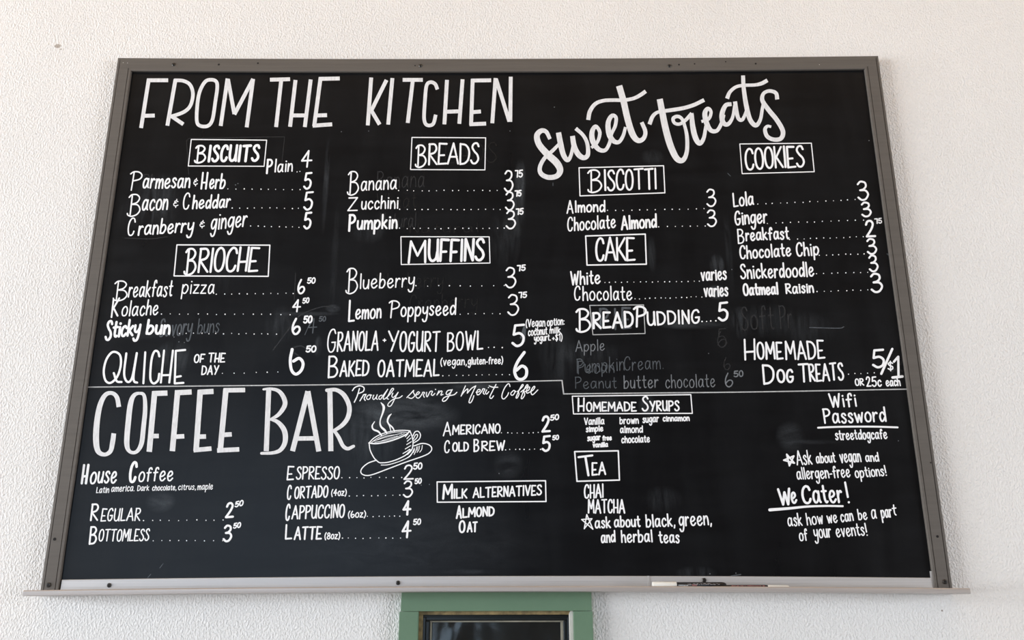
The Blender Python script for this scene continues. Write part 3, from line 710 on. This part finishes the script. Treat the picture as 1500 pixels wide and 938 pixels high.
# --- CAKE
sec = section('white lettered cake list, third block')
rect(sec, (857.9,345.9), (945.2,343.1), (946.8,387.2), (859.9,388.5), 2.5)
T(sec, 'heading', [('CAKE',871.8,931.3,383.2,381.5,34,{'w':3.6,'sp':8})])
T(sec, 'item_name', [('White',835,880,417.8,416,20,{'w':2.8})]); dots(sec,885,1025,413.8,412.2,17); T(sec, 'price', [('varies',1026,1064.7,412.2,410,16.5,{'w':2.8,'xr':75})])
T(sec, 'item_name', [('C',840.8,850.5,440.8,440.6,21), ('hocolate',853,926.5,440.6,440.2,21)]); dots(sec,930,1028,438.2,435,14); T(sec, 'price', [('varies',1030.4,1067,435.5,434,16.5,{'w':2.8,'xr':75})])
T(sec, 'item_name', [('\u00df',842.8,866,486,486,34,{'w':3.4}), ('READ',867,928,482,480,23.5,{'w':3.8}), ('\u00de',927,947.5,479.5,479,30.5,{'w':3.6}), ('UDDING',947,1025.5,477.5,473.5,20,{'w':3.2})])
dots(sec,1028.5,1048.5,471.3,470.5,4,1.3); price(sec, ('5',1051.3,1067,470.8,470.3,27.5,{'w':4}))
# --- COOKIES
sec = section('white lettered cookie list, fourth block')
rect(sec, (1083.7,211), (1188.5,209.8), (1192.7,251.7), (1087.1,254.5), 1.8)
T(sec, 'heading', [('COOKIES',1090.8,1179,249.8,244.5,31.5,{'w':3.4,'sp':11})])
T(sec, 'item_name', [('Lola',1072.5,1105,303.6,300,20.5,{'w':2.8})]); dots(sec,1110,1253,299.4,292.7,14); price(sec, ('3',1255,1273,293.5,293,28,{'w':3.2}))
T(sec, 'item_name', [('Ginger',1075.8,1124,330.4,326.5,20.5,{'w':2.8,'xr':66})]); dots(sec,1124,1264,327.5,322.7,13); price(sec, ('3',1261,1277,318.3,317.8,21.5,{'w':3.2}))
T(sec, 'item_name', [('B',1079.5,1090.5,358,357.5,21.5), ('reakfast',1091.5,1156.5,353.3,350.5,18.5,{'w':2.8})]); dots(sec,1157.5,1265,350.5,347,12); price(sec, ('2',1267,1283.5,347.6,347.2,24.5,{'w':3.6}), ('75',1280.5,1292,328.3,327.3,7.6,{'w':2}))
T(sec, 'item_name', [('Chocolate',1083,1159.5,380,375.5,19.5,{'w':2.8}), ('Chip',1165.8,1200,375.8,374.2,20,{'w':2.8})]); dots(sec,1200.5,1266,374,371.8,8); price(sec, ('3',1269,1285,373,372.6,23,{'w':3.2}))
T(sec, 'item_name', [('Snickerdoodle',1084,1193,409,405.3,21.5,{'w':2.8})]); dots(sec,1196,1271,401,398.8,8); price(sec, ('3',1271.8,1287,399.2,398.6,24.3,{'w':3.2}))
T(sec, 'item_name', [('Oatmeal',1087.8,1140.6,433.8,431.3,17.5,{'w':3.2}), ('Raisin',1149.4,1192.8,431,429,14.5,{'w':2.8,'xr':72})]); dots(sec,1196.5,1272,427.3,425,8); price(sec, ('3',1274.4,1293.6,429.3,428.6,28,{'w':3.6}))
# --- DOG TREATS
sec = section('white capitals for dog treats near the right edge')
T(sec, 'item_name', [('H',1089.3,1107,528,527.3,30.5,{'w':3.2}), ('OME',1108,1148,527.5,526,25,{'w':3.2}), ('MADE',1149.4,1209.2,528,525.8,27,{'w':3.2})])
T(sec, 'item_name', [('D',1115.8,1134,563.5,562,29,{'w':3.6}), ('OG',1137.3,1163,561,560.3,19,{'w':3.6}), ('T',1168.4,1184.3,560,559.6,27,{'w':3.4}), ('REATS',1183,1236.6,559.8,557,25.5,{'w':3.2})]); dots(sec,1243.5,1280,548,546.5,5,1.1)
k = Ink(); k.text('5',1277.3,1296,539.3,539,27,w=4); k.poly([(1307,511.5),(1291,547.8)], 3.6, False); k.text('$',1300,1308.5,543.6,543.2,13.5,w=2.2)
k.poly([(1309.5,530),(1315.8,522.8),(1316.2,551)], 3.4, False); k.poly([(1307.5,553.3),(1322,551.8)], 3.8, False); k.done('price', sec)
T(sec, 'small_note', [('OR',1252,1266.3,565.4,565,10.2,{'w':2.2}), ('25c',1268,1292,566.8,566.3,14.5,{'w':2.4}), ('each',1297.2,1319.8,566.4,565.6,11.5,{'w':2.2,'xr':72})])
# --- dividing line
sec = section('thin white rule across the board')
k = Ink(); k.poly([(128,567.4),(330,565.4),(510,563.6),(660,561.2),(823.3,557.6)], 1.7, True); k.poly([(823.3,557.6),(825.6,577.3)], 1.9, False); k.poly([(825.6,577.3),(960,575.9),(1110,574.3),(1329.5,570.3)], 1.7, True)
k.done('rule_line', sec, M_line)

# --- COFFEE BAR
sec = section('biggest white title reading COFFEE BAR'); k = Tally(sec); E_ = (110, 560); F_ = (370, 555)
st(E_, [(320,182,34),(305,110,32),(268,80,28),(220,95,32),(182,170,38),(160,290,42),(153,420,44),(168,505,38),(215,530,28),(258,505,32),(274,440,36),(283,375,34)],
   [(470,82,22),(505,100,26),(512,200,32),(500,330,34),(485,450,34),(448,510,26),(400,508,26),(378,450,38),(388,300,40),(405,160,38),(430,98,30),(470,82,22)], curve=True)
st(E_, [(582,68),(542,510)], [(750,60),(711,505)], [(915,58),(884,505)], [(1103,50),(1060,512)], w=40)
st(E_, [(566,84),(675,80)], [(738,78),(852,72)], [(902,74),(1012,68)], w=38)
st(E_, [(560,395),(612,394)], [(728,400),(798,396)], [(885,400),(957,398)], [(1085,60),(1243,58)], [(1080,386),(1145,382)], [(866,498),(997,486)], [(1038,500),(1200,492)], w=33)
st(F_, [(118,78),(100,530)], [(404,92),(292,530)], [(404,92),(484,532)], [(565,82),(572,530)], w=37); st(F_, [(320,438),(462,436)], w=32)
st(F_, [(80,78,16),(130,74,20),(190,90,28),(228,140,34),(235,195,34),(190,262,28),(128,300,16)], [(128,296,16),(185,318,30),(232,380,38),(238,460,36),(205,520,30),(150,542,24),(65,546,20)],
   [(543,85,26),(610,82,28),(668,120,34),(706,200,34),(698,280,34),(655,340,30),(588,385,22)], [(596,378,22),(630,430,28),(660,490,28),(695,512,26),(738,494,22)], curve=True, cap='round')
k.flush('letter', M_brush)
# --- cup drawing
sec = section('white line drawing of a steaming cup and saucer'); G = (525, 580); g = 7.5
def cup(name, items, label=None):
    k = Ink()
    for w, pts in items: k.poly(pts, w / g, True, 'round', G, g)
    k.done(name, sec, M_white, label)
cup('cup_drawing', [(11,[(115,520),(175,462),(270,415),(400,385),(500,380),(565,385)]), (15,[(115,520),(200,526),(320,505),(430,470),(520,428),(567,388)]), (7,[(145,512),(220,460),(330,415),(430,398),(530,402)]),
    (12,[(118,525),(130,600),(170,680),(215,725),(240,738)]), (12,[(240,738),(320,732),(420,702),(520,652),(575,595)]), (12,[(565,385),(592,455),(600,530),(585,595),(540,645)]),
    (11,[(600,440),(622,398),(658,392),(682,430),(665,480),(608,518)]), (10,[(604,475),(628,430),(650,428),(642,462),(604,500)]),
    (6,[(165,500),(280,462),(400,430),(480,412)]), (6,[(180,512),(300,490),(420,455),(505,415)]), (5,[(210,480),(300,445),(390,430)]), (5,[(230,505),(330,470),(430,442)]),
    (9,[(515,450),(545,420)]), (9,[(532,472),(566,435)]), (9,[(537,500),(577,465)]), (9,[(530,537),(582,505)]), (9,[(515,585),(575,548)]), (10,[(490,635),(530,612),(566,588)])])
cup('saucer_drawing', [(12,[(198,708),(105,742),(38,800),(30,850),(80,876),(160,865),(330,802),(520,730),(700,668),(780,628),(806,580),(775,540),(700,524),(610,552)]), (9,[(250,762),(330,758),(450,722),(540,680),(590,630),(615,575)]),
    (7,[(470,712),(560,672),(600,620)]), (8,[(640,562),(632,605),(612,645)]), (8,[(672,552),(665,590),(645,622)]), (8,[(702,547),(695,590),(675,620)]), (7,[(618,590),(605,625)]), (7,[(655,556),(645,600)])])
cup('steam_drawing', [(12,[(178,285,8),(152,330,16),(165,370,18),(220,395,20),(255,438,12)]), (12,[(248,75,8),(278,120,28),(270,180,20),(240,270,14),(246,335,20),(290,380,24),(312,412,14)]), (10,[(362,200,8),(335,230,20),(320,280,18),(342,330,14),(356,388,8)]), (10,[(335,310,12),(375,350,16),(398,392,10)])])
# --- Proudly serving script
sec = section('small white cursive line under the rule'); k = Ink(); Hh = (510, 555); Ii = (650, 555)
def cv(o, *ls, w=1.4):
    for l in ls: k.poly(l, w, True, 'round', o, 10)
cv(Hh, [(62,175),(100,128),(170,105),(230,130),(222,185),(160,215)], [(165,145),(130,260),(90,345)], [(172,325),(215,255),(228,235),(262,230)], [(258,235),(235,290),(250,318)], w=1.65)
cv(Hh, [(300,238),(272,270),(278,300),(308,300),(330,262),(312,235),(345,242)], [(375,242),(360,285),(378,305),(410,270),(425,235)], [(425,238),(412,285),(428,303)],
   [(495,240),(458,258),(450,292),(475,300),(510,250),(580,155)], [(580,155),(520,262),(518,300),(545,290),(610,230),(665,155),(640,147),(600,220),(570,285),(590,300)],
   [(655,212),(640,255),(660,275),(700,240),(732,200)], [(732,200),(685,290),(632,390),(597,405),(580,385),(610,340),(680,293),(750,280),(792,250)])
cv(Hh, [(860,276),(920,215),(960,170),(955,200),(975,250),(930,288),(885,278)], [(985,240),(1020,230),(1045,205),(1025,193),(995,230),(1000,275),(1040,280),(1085,220),(1092,200),(1120,205),(1102,240),(1115,272)],
   [(1150,200),(1145,240),(1160,265),(1200,190),(1235,188),(1218,230),(1240,245),(1270,215)], [(1330,178),(1300,240)], [(1305,230),(1355,182),(1375,190),(1358,240),(1390,230)])
k.dot(638, 570.7, .9)
cv(Ii, [(110,165),(60,175),(35,215),(55,235),(95,205),(125,160)], [(125,160),(85,240),(40,310),(0,332),(-20,315),(10,275),(80,250),(150,235),(192,200)],
   [(318,105),(285,180),(255,255)], [(262,238),(310,180),(352,150),(345,212)], [(345,212),(410,140),(470,105)], [(470,105),(430,190),(385,290),(370,345),(395,350),(425,300),(440,250)], w=1.5)
cv(Ii, [(475,200),(520,190),(535,165),(510,158),(485,190),(492,235),(525,225),(565,170),(572,150),(602,155),(578,205),(595,228)], [(630,165),(612,205),(630,225),(660,190)], [(765,85),(700,210),(675,270),(697,290),(730,252)], [(665,105),(720,125),(792,125)],
   [(970,115),(960,80),(935,80),(890,140),(855,230),(855,283),(885,295),(930,250),(950,205)], [(1020,175),(985,210),(990,240),(1020,235),(1045,190),(1025,170),(1058,190)],
   [(1080,190),(1140,130),(1165,95),(1145,93),(1100,180),(1060,270),(1075,282),(1102,230),(1095,195)], [(1130,195),(1210,130),(1235,100),(1215,93),(1170,180),(1135,280),(1152,290),(1185,240),(1175,190)],
   [(1190,190),(1240,170),(1260,130),(1240,123),(1215,165),(1217,210),(1255,200),(1310,165),(1335,120),(1315,118),(1280,175),(1285,225),(1312,230),(1378,165)], w=1.5)
k.dot(715.5, 568, .9); k.done('cursive_lettering', sec, M_white)
# --- house coffee
sec = section('white lettered house coffee list at lower left')
T(sec, 'heading', [('H',118,131.2,709.8,709.3,28,{'w':4}), ('ouse',131.7,171.3,709.2,707.6,27,{'w':3}), ('C',189,202,707.5,707,30,{'w':4.4}), ('offee',202.7,253.8,706,704.8,20,{'w':2.5,'xr':72})])
T(sec, 'small_note', [('Latin',140.7,160,722.8,722.2,8.5,{'w':1.3,'xr':76}), ('america.',163,197,721,719.8,9,{'w':1.3,'xr':76,'jit':.5}), ('Dark',200.8,218.7,719.8,719.2,8,{'w':1.3,'xr':76}), ('chocolate,',222.8,258.5,719.2,718.4,7.5,{'w':1.3,'xr':76,'jit':.5}),
   ('citrus,',260.9,287,718.4,717.6,8,{'w':1.3,'xr':76,'jit':.5}), ('maple',288.8,312,718.2,717.2,8.5,{'w':1.3,'xr':76,'jit':.5})])
T(sec, 'item_name', [('R',131.7,145,763.9,763.6,24.5,{'w':3}), ('EGULAR',147,206.6,763.9,763.6,18.5,{'w':2.2})]); dots(sec,209.5,327,762.8,762.2,10,1.1); price(sec, ('2',329.4,342.6,759.8,759,22,{'w':3.6}), ('50',343.6,357,743.8,740.8,8,{'w':2.2}))
T(sec, 'item_name', [('B',129.8,142.3,798,797.6,26,{'w':3}), ('OTTOMLESS',144.6,220,793.8,792.8,17.5,{'w':2.2})]); dots(sec,223.5,325,792.6,792.2,9,1.1); price(sec, ('3',326,340.2,794.2,793.8,24,{'w':3.6}), ('50',341.2,353.3,775.2,773,7.6,{'w':2.2}))
# --- espresso drinks
sec = section('white lettered espresso drinks with prices')
T(sec, 'item_name', [('E',419.6,431.4,703.5,703.2,20,{'w':2.6}), ('SPRESSO',433.2,498,703,702.4,18.5,{'w':2.4})]); dots(sec,500.5,588,700.6,699.5,9); price(sec, ('2',590.8,606.2,703.3,702.8,21.5,{'w':2.8}), ('50',604.9,619,688.4,687.4,9.4,{'w':2.4}))
T(sec, 'item_name', [('C',420.3,427.6,732.5,732.3,21), ('ORTADO',431,481.2,731,728.8,17.3,{'w':2.5})]); T(sec, 'small_note', [('(4oz)',485,508,727,726.5,9.5,{'w':1.8,'xr':75})]); dots(sec,511.5,586,726.7,725.8,8); price(sec, ('3',590,605.2,729,728.6,24,{'w':2.8}), ('50',607,618,709.6,708.4,7.8,{'w':2.2}))
T(sec, 'item_name', [('C',418,425.8,763.3,763,24,{'w':2.7}), ('APPUCCINO',426.5,505.5,760.8,759,19.5,{'w':2.6})]); T(sec, 'small_note', [('(6oz)',509.6,536.2,759,758.4,9.7,{'w':1.9,'xr':75})]); dots(sec,538.5,586,757,756.6,7); price(sec, ('4',589.5,602.6,755.3,755,21,{'w':3.6}))
T(sec, 'item_name', [('L',417.2,428,790.3,790,21.5,{'w':2.9}), ('ATTE',430,472.5,790.8,790.4,18.7,{'w':2.9})]); T(sec, 'small_note', [('(8oz)',475.2,498.5,790.6,790,9.6,{'w':1.9,'xr':75})]); dots(sec,500.5,586,789,788.6,9); price(sec, ('4',588.2,603,788.2,787.8,24.5,{'w':3.4}), ('50',604.8,617,769.9,768.8,8.6,{'w':2.2}))
sec = section('white lettered americano and cold brew prices')
T(sec, 'item_name', [('A',648.5,661,639.4,638.6,20), ('MERICANO',662,733.5,637.2,635,13.8,{'w':2.5})]); dots(sec,735,789.5,634.8,633.8,8); price(sec, ('2',793,807,633.6,633,23.5,{'w':4}), ('50',805.6,819.2,616.8,614.8,8,{'w':2.3}))
T(sec, 'item_name', [('C',650.5,659.2,663.8,663.6,18), ('OLD',662.3,686.9,662,661.2,13.3,{'w':2.6}), ('B',693.5,702.3,662.8,662.4,18.3,{'w':2.6}), ('REW',704.8,740,661.2,659.8,14.3,{'w':2.6})]); dots(sec,739.5,791,659,658.3,8); price(sec, ('5',793.2,807,662.3,661.8,23,{'w':3.8}), ('50',808.8,819,645.5,644,6.8,{'w':2}))
# --- milk
sec = section('white lettered milk alternatives block')
rect(sec, (640.3,706.3), (799.1,704.6), (799.8,735), (640.6,736), 2.3)
T(sec, 'heading', [('M',647.7,663.6,732,731,21,{'w':3.4}), ('ILK',664.3,684.8,731,730.5,14,{'w':2.8}), ('ALTERNATIVES',692,794,730,725.8,15,{'w':2.7})])
T(sec, 'item_name', [('A',667.5,676.8,760.5,760,18.5,{'w':3.2}), ('LMOND',677,724.6,759,756,13.8,{'w':3})]); T(sec, 'item_name', [('O',671.8,682,780.8,780.6,17.5,{'w':3.2}), ('AT',683.5,700,780.3,779.8,14.8,{'w':3})])
# --- syrups
sec = section('white lettered homemade syrups block')
rect(sec, (838.3,580.7), (1011.9,578.4), (1014.2,605.8), (840.1,606.6), 2)
T(sec, 'heading', [('H',846,856.6,603.6,603.3,19.7,{'w':2.8}), ('OMEMADE',858.3,933,603.3,602.8,13.6,{'w':2.6}), ('S',939.8,950.3,603.3,602.8,21.7,{'w':2.8}), ('YRUPS',951,995.6,603,602.3,15,{'w':2.7})])
kk = {'w':2.0,'jit':.5,'xr':72}
T(sec, 'item_name', [('Vanilla',855.3,885.7,622.8,622,10,kk)]); T(sec, 'item_name', [('simple',858,884,633.5,632,8.4,kk)]); T(sec, 'item_name', [('sugar',860,880,646.8,645,8.5,kk), ('free',882,896.5,646,645.2,7,kk), ('vanilla',868,891,656,655,7,kk)])
T(sec, 'item_name', [('brown',907.3,936,621.7,621,10,kk), ('sugar',941,965.4,620,618.5,10,kk), ('cinnamon',970.6,1010.5,617.8,617,8.2,kk)]); T(sec, 'item_name', [('almond',908,942,634.8,634,10,kk)]); T(sec, 'item_name', [('chocolate',910,952.3,649.6,648.2,10,kk)])
# --- tea
sec = section('white lettered tea list, lower middle right')
rect(sec, (841.8,661.9), (905.7,660.7), (907.4,703.6), (845.2,705.4), 2.6)
k = Ink(); k.poly([(158,635),(275,620)], 3, False, 'round', (820,560), 5.77); k.poly([(216,630),(242,788)], 3.4, False, 'round', (820,560), 5.77); k.text('EA',866.5,888,697.2,696,18.5,w=2.9); k.done('heading', sec)
T(sec, 'item_name', [('CHAI',855.2,884.3,730.4,729.5,20,{'w':2.7})]); T(sec, 'item_name', [('MATCHA',861,916,752.3,752,20,{'w':2.7})])
k = Ink(); k.poly([(185,412),(272,405),(207,490),(228,370),(280,494),(185,412)], 1.7, False, 'round', (820,690), 5.77); k.done('star_drawing', sec)
k2 = {'w':2.6,'xr':66,'slant':-.02}
T(sec, 'small_note', [('ask',871,895.2,774.5,774,16.5,k2), ('about',899.2,938.6,773.2,772,16.5,k2), ('black,',945,989.5,773.3,771.8,18.5,k2), ('green,',994,1043,771.5,769.5,19,{'w':2.6,'xr':72,'slant':-.02}),
   ('and',880,902,796.5,794.5,17,k2), ('herbal',909,956.3,795.2,794.5,18,k2), ('teas',964,995.6,796.2,795.8,17.5,k2)])
# --- wifi and notes
sec = section('white handwritten wifi and password note at right')
T(sec, 'heading', [('Wifi',1212.8,1255.5,597,596.3,20,{'w':3,'slant':-.02}), ('Password',1204,1299,621.4,618,21.5,{'w':3,'slant':-.02,'xr':66})])
k = Ink(); k.poly([(552,418),(700,411),(900,408),(1100,409),(1280,415)], 2.7, True, 'round', (1110,560), 6.25); k.done('underline', sec)
T(sec, 'small_note', [('streetdogcafe',1223.2,1300.3,645.2,643.2,14.5,{'w':2.2,'slant':-.02,'xr':66})])
sec = section('white handwritten vegan and allergen note at right')
k = Ink(); k.poly([(265,662),(335,742),(238,715),(330,677),(290,766),(265,662)], 2.4, False, 'round', (1110,560), 6.25); k.done('star_drawing', sec)
k3 = {'w':2.2,'slant':-.05,'xr':66}
T(sec, 'small_note', [('Ask',1167,1190.5,682,681,21,k3), ('about',1195,1224.8,679.3,677.3,15,k3), ('vegan',1229,1262.3,678.6,677,19,k3), ('and',1267.4,1288.4,677.2,676.6,13.5,k3), ('allergen-free',1166.7,1246,703,699.5,17.5,k3), ('options!',1252,1299.3,701,697,15.5,k3)])
sec = section('white handwritten catering note at lower right')
T(sec, 'heading', [('W',1138,1157.5,740.9,740,24,{'w':4,'slant':-.06}), ('e',1158,1168,738.5,737.6,26,{'w':3.6,'slant':-.06}), ('C',1174,1189,739,738,26,{'w':4,'slant':-.06}), ('ater',1190,1233.5,738.2,737,27,{'w':3.6,'slant':-.06,'xr':66}), ('!',1236.5,1244.8,737.3,737,31,{'w':3.4,'slant':-.06})])
k = Ink(); k.poly([(110,358,28),(280,345,24),(450,328,20),(620,322,18),(778,324,18)], 3, True, 'round', (1110,690), 6.25); k.done('underline', sec)
T(sec, 'small_note', [('ask',1153.5,1176,771.3,770.5,18.5,k3), ('how',1179.5,1205,770,768,18,k3), ('we',1210.3,1227.3,767,765.5,17,k3), ('can',1231,1251,765.5,763.3,17,k3), ('be',1255,1271,762.8,761.5,16,k3), ('a',1276,1285,760.8,760.2,20,k3), ('par',1289.3,1306,760.2,758,18,k3), ('\u03bb',1306,1313.5,756.3,755.5,16.5,k3),
   ('of',1170.3,1182.3,793,792,17.5,k3), ('your',1191,1217.2,789.5,787.3,19.5,k3), ('events!',1224.2,1271.2,787.2,784.8,18.5,k3)])
# --- traces of old writing
sec = section('faint grey traces of wiped-off old lettering')
def ghost(lvl, *runs):
    T(sec, 'erased_lettering', runs, 'wiped grey lettering still readable' if lvl > 1 else 'very faint wiped lettering', GH[lvl], .00003)
ghost(2, ('Savory',232.4,283,494,490,26,{'w':2.4}), ('buns',288.5,322,489.5,487,22,{'w':1.8}))
ghost(2, ('4',450.4,464.6,488.5,488.3,22,{'w':1.8}), ('50',466.8,477.8,471.6,471,7.4,{'w':1.8}), ('/',446,457,489,489,20,{'w':1.2}))
ghost(2, ('PIE',877,925.5,483.5,482,31,{'w':3.6,'sp':30}))
k = Ink(.00003); k.poly([(863.9,447.6),(942.7,446.8),(945,488.8),(868.6,490.6),(863.9,447.6)], 1.3, False); k.done('heading_box', sec, M_line, 'thin grey box left from the old heading')
ghost(3, ('Apple',842.8,886,516,513.5,16.5,{'w':1.5}))
ghost(2, ('Pumpkin',844.3,915,546.8,543,21,{'w':1.6})); ghost(2, ('Pecan',846,900,548,546,19,{'w':1.4})); ghost(2, ('Cream.',914,972,543.5,540.5,20,{'w':1.5}))
ghost(2, ('Peanut',842,903.5,569.8,568.8,17,{'w':1.5})); ghost(3, ('butter',913.3,964.5,569.8,568.3,19,{'w':1.8}), ('chocolate',974.6,1048,568.8,567.2,19.5,{'w':1.6}), ('6',1062,1074,567.8,567.4,20.5,{'w':2}), ('50',1074.5,1089,553,552,9,{'w':2}))
ghost(1, ('5',1051,1064,509,509,28,{'w':1.6}), ('6',1051,1065,509,509,24,{'w':1.6}), ('6',1060,1070,542,542,18,{'w':1.5}))
ghost(1, ('Banana',552,622,277,274,26,{'w':1.6}), ('Natural',556,610,335,333,22,{'w':1.5}), ('Plain',208,245,278,276,22,{'w':1.6}))
ghost(0, ('Wheat',552,610,306,304,22,{'w':1.6}), ('Natural',600,700,342,340,14,{'w':1.4}), ('Blueberry',552,650,425,421,24,{'w':1.4}), ('Cranberry',600,700,455,451,22,{'w':1.4}), ('BREADS',612,728,240,238,30,{'w':1.8}))
ghost(1, ('Soft',1085,1135,484,482,34,{'w':2.4}), ('Pr',1140,1160,482,480,34,{'w':2.2}))
k = Ink(.00003); k.poly([(276.5,256),(273.3,206),(277,202.8),(330,201.8),(417,200.5),(412,248)], 1.1, False); k.poly([(433,400),(431,440)], 1.2, False); k.poly([(183,349),(220,350),(245,347)], 1.2); k.poly([(1310,556),(1325,520)], 1, False)
k.poly([(1306,546),(1312,541),(1318,548)], 2.0); k.poly([(1322,545),(1318,541),(1316,546),(1321,549)], 1.5); k.poly([(400,513),(425,480),(440,462),(470,450),(488,450)], 1.6); k.poly([(437,521),(425,512),(440,507),(447,510)], 1.8)
k.done('smudge_line', sec, GH[1], 'faint wiped boundary lines')
k = Ink(.00003); k.poly([(763,495),(769,478),(768,500)], 3, True); k.poly([(1066,254),(1070,258)], 1, False); k.poly([(810,268),(810,272)], 1, False); k.poly([(234,832.5),(239,826)], .8, False); k.poly([(216.5,846.5),(221,841.5)], .8, False); k.poly([(1299.5,372),(1302,374)], 1.6, False)
k.poly([(1186,480),(1228,481),(1236,479)], 1.3, True); k.poly([(1071,844.2),(1085,842)], 1.6, False)
k.done('smudge_line', sec, GH[2], 'small leftover marker nicks')
k = Ink(.00003)
for x, y in ((345,271),(348.5,269),(1072,395),(1118,517),(1273,206),(812,157),(742,158),(500,193),(540,192),(747,192),(1316,646),(617,711),(629,710),(1040,841),(1078,840),(731,694),(255,494),(262,501),(270,502),(1038,518)): k.dot(x, y, .8)
k.done('paint_specks', sec, GH[3]); 

# ---------------------------------------------------------------- paint markers lying in the tray
def marker(name, parts, y, label, x0, x1, rad, lift):
    xm = (W(x0, 858, y).x + W(x1, 858, y).x) / 2; zt = 1.5844 + bowz(xm) - .0060
    root = empty(name, (xm, y, zt), label=label, category='marker', group='paint markers in the tray')
    for pname, prof, mat in parts:
        bm = bmesh.new()
        lathe(bm, [(W(px, 858, y).x - xm, r) for px, r in prof], (0, 0, rad + lift), 'X', 28)
        obj(pname, bm, mat, root, True)
    return root, xm, zt
M_cap = plain('white_plastic_cap', (0.80, 0.80, 0.76), 0.35)
M_barrel = plain('black_plastic_barrel', (0.008, 0.008, 0.010), 0.3)
M_grey_print = plain('grey_print', (0.30, 0.30, 0.32), 0.5); M_pink_print = plain('pink_print', (0.55, 0.22, 0.22), 0.5)
def band(root, name, x0, x1, px_y, rad, zc, mat, xm, y, seedv, rows, ang0, ang1, duty=.7):
    """printed characters wrapped on a barrel as a thin shell of small patches"""
    bm = bmesh.new(); rr_ = random.Random(seedv); a = W(x0, 858, y).x - xm; b = W(x1, 858, y).x - xm; x = a
    while x < b:
        wdt = rr_.uniform(.0008, .0022)
        for q in range(rows):
            if rr_.random() < duty:
                t0 = ang0 + (ang1 - ang0) * (q + rr_.uniform(0, .3)) / rows; t1 = ang0 + (ang1 - ang0) * (q + rr_.uniform(.5, .9)) / rows; r = rad + .0001
                vs = [bm.verts.new((xx, -r * math.cos(tt), zc + r * math.sin(tt))) for xx, tt in ((x, t0), (x + wdt, t0), (x + wdt, t1), (x, t1))]
                bm.faces.new(vs)
        x += wdt + rr_.uniform(.0002, .0008)
    obj(name, bm, mat, root)
YM = -.052
r1, xm, zt = marker('paint_marker', [('cap', [(955.5, .0066), (956.5, .0076), (989.5, .0078), (990.8, .0074)], M_cap), ('barrel', [(990.2, .0064), (1058, .0064), (1061, .0058), (1063.5, .0040)], M_barrel)],
    YM, 'thick black paint marker with broad white cap, left one in the tray', 955, 1063, .0078, 0)
band(r1, 'printed_text', 1007, 1052, 0, .0064, .0078, M_grey_print, xm, YM, 3, 2, .15, .75); band(r1, 'printed_emblem', 1013, 1020, 0, .0064, .0078, M_pink_print, xm, YM, 5, 1, -.1, .3, 1)
band(r1, 'white_emblem', 1001, 1006, 0, .0064, .0078, M_cap, xm, YM, 6, 1, -.15, .1, 1)
YM2 = -.0640
r2_, xm2, zt2 = marker('paint_marker', [('barrel', [(1044, .0030), (1046, .0045), (1121, .0046), (1124.5, .0040)], M_barrel), ('cap', [(1124, .0040), (1126, .0043), (1153, .0040), (1155.5, .0026)], M_cap)],
    YM2, 'slim black marker with red lettering and white tip cap, right one in the tray', 1044, 1155, .0046, 0)
band(r2_, 'printed_text', 1071, 1119, 0, .0046, .0046, M_pink_print, xm2, YM2, 9, 2, -.05, .9, .75)
bm = bmesh.new(); pe = W(950, 854, -.0201); box(bm, pe.x - .0022, pe.x + .0022, -.0212, -.0200, 1.590, 1.6105); bobj('joint_cover', bm, M_alu, parent=rb)
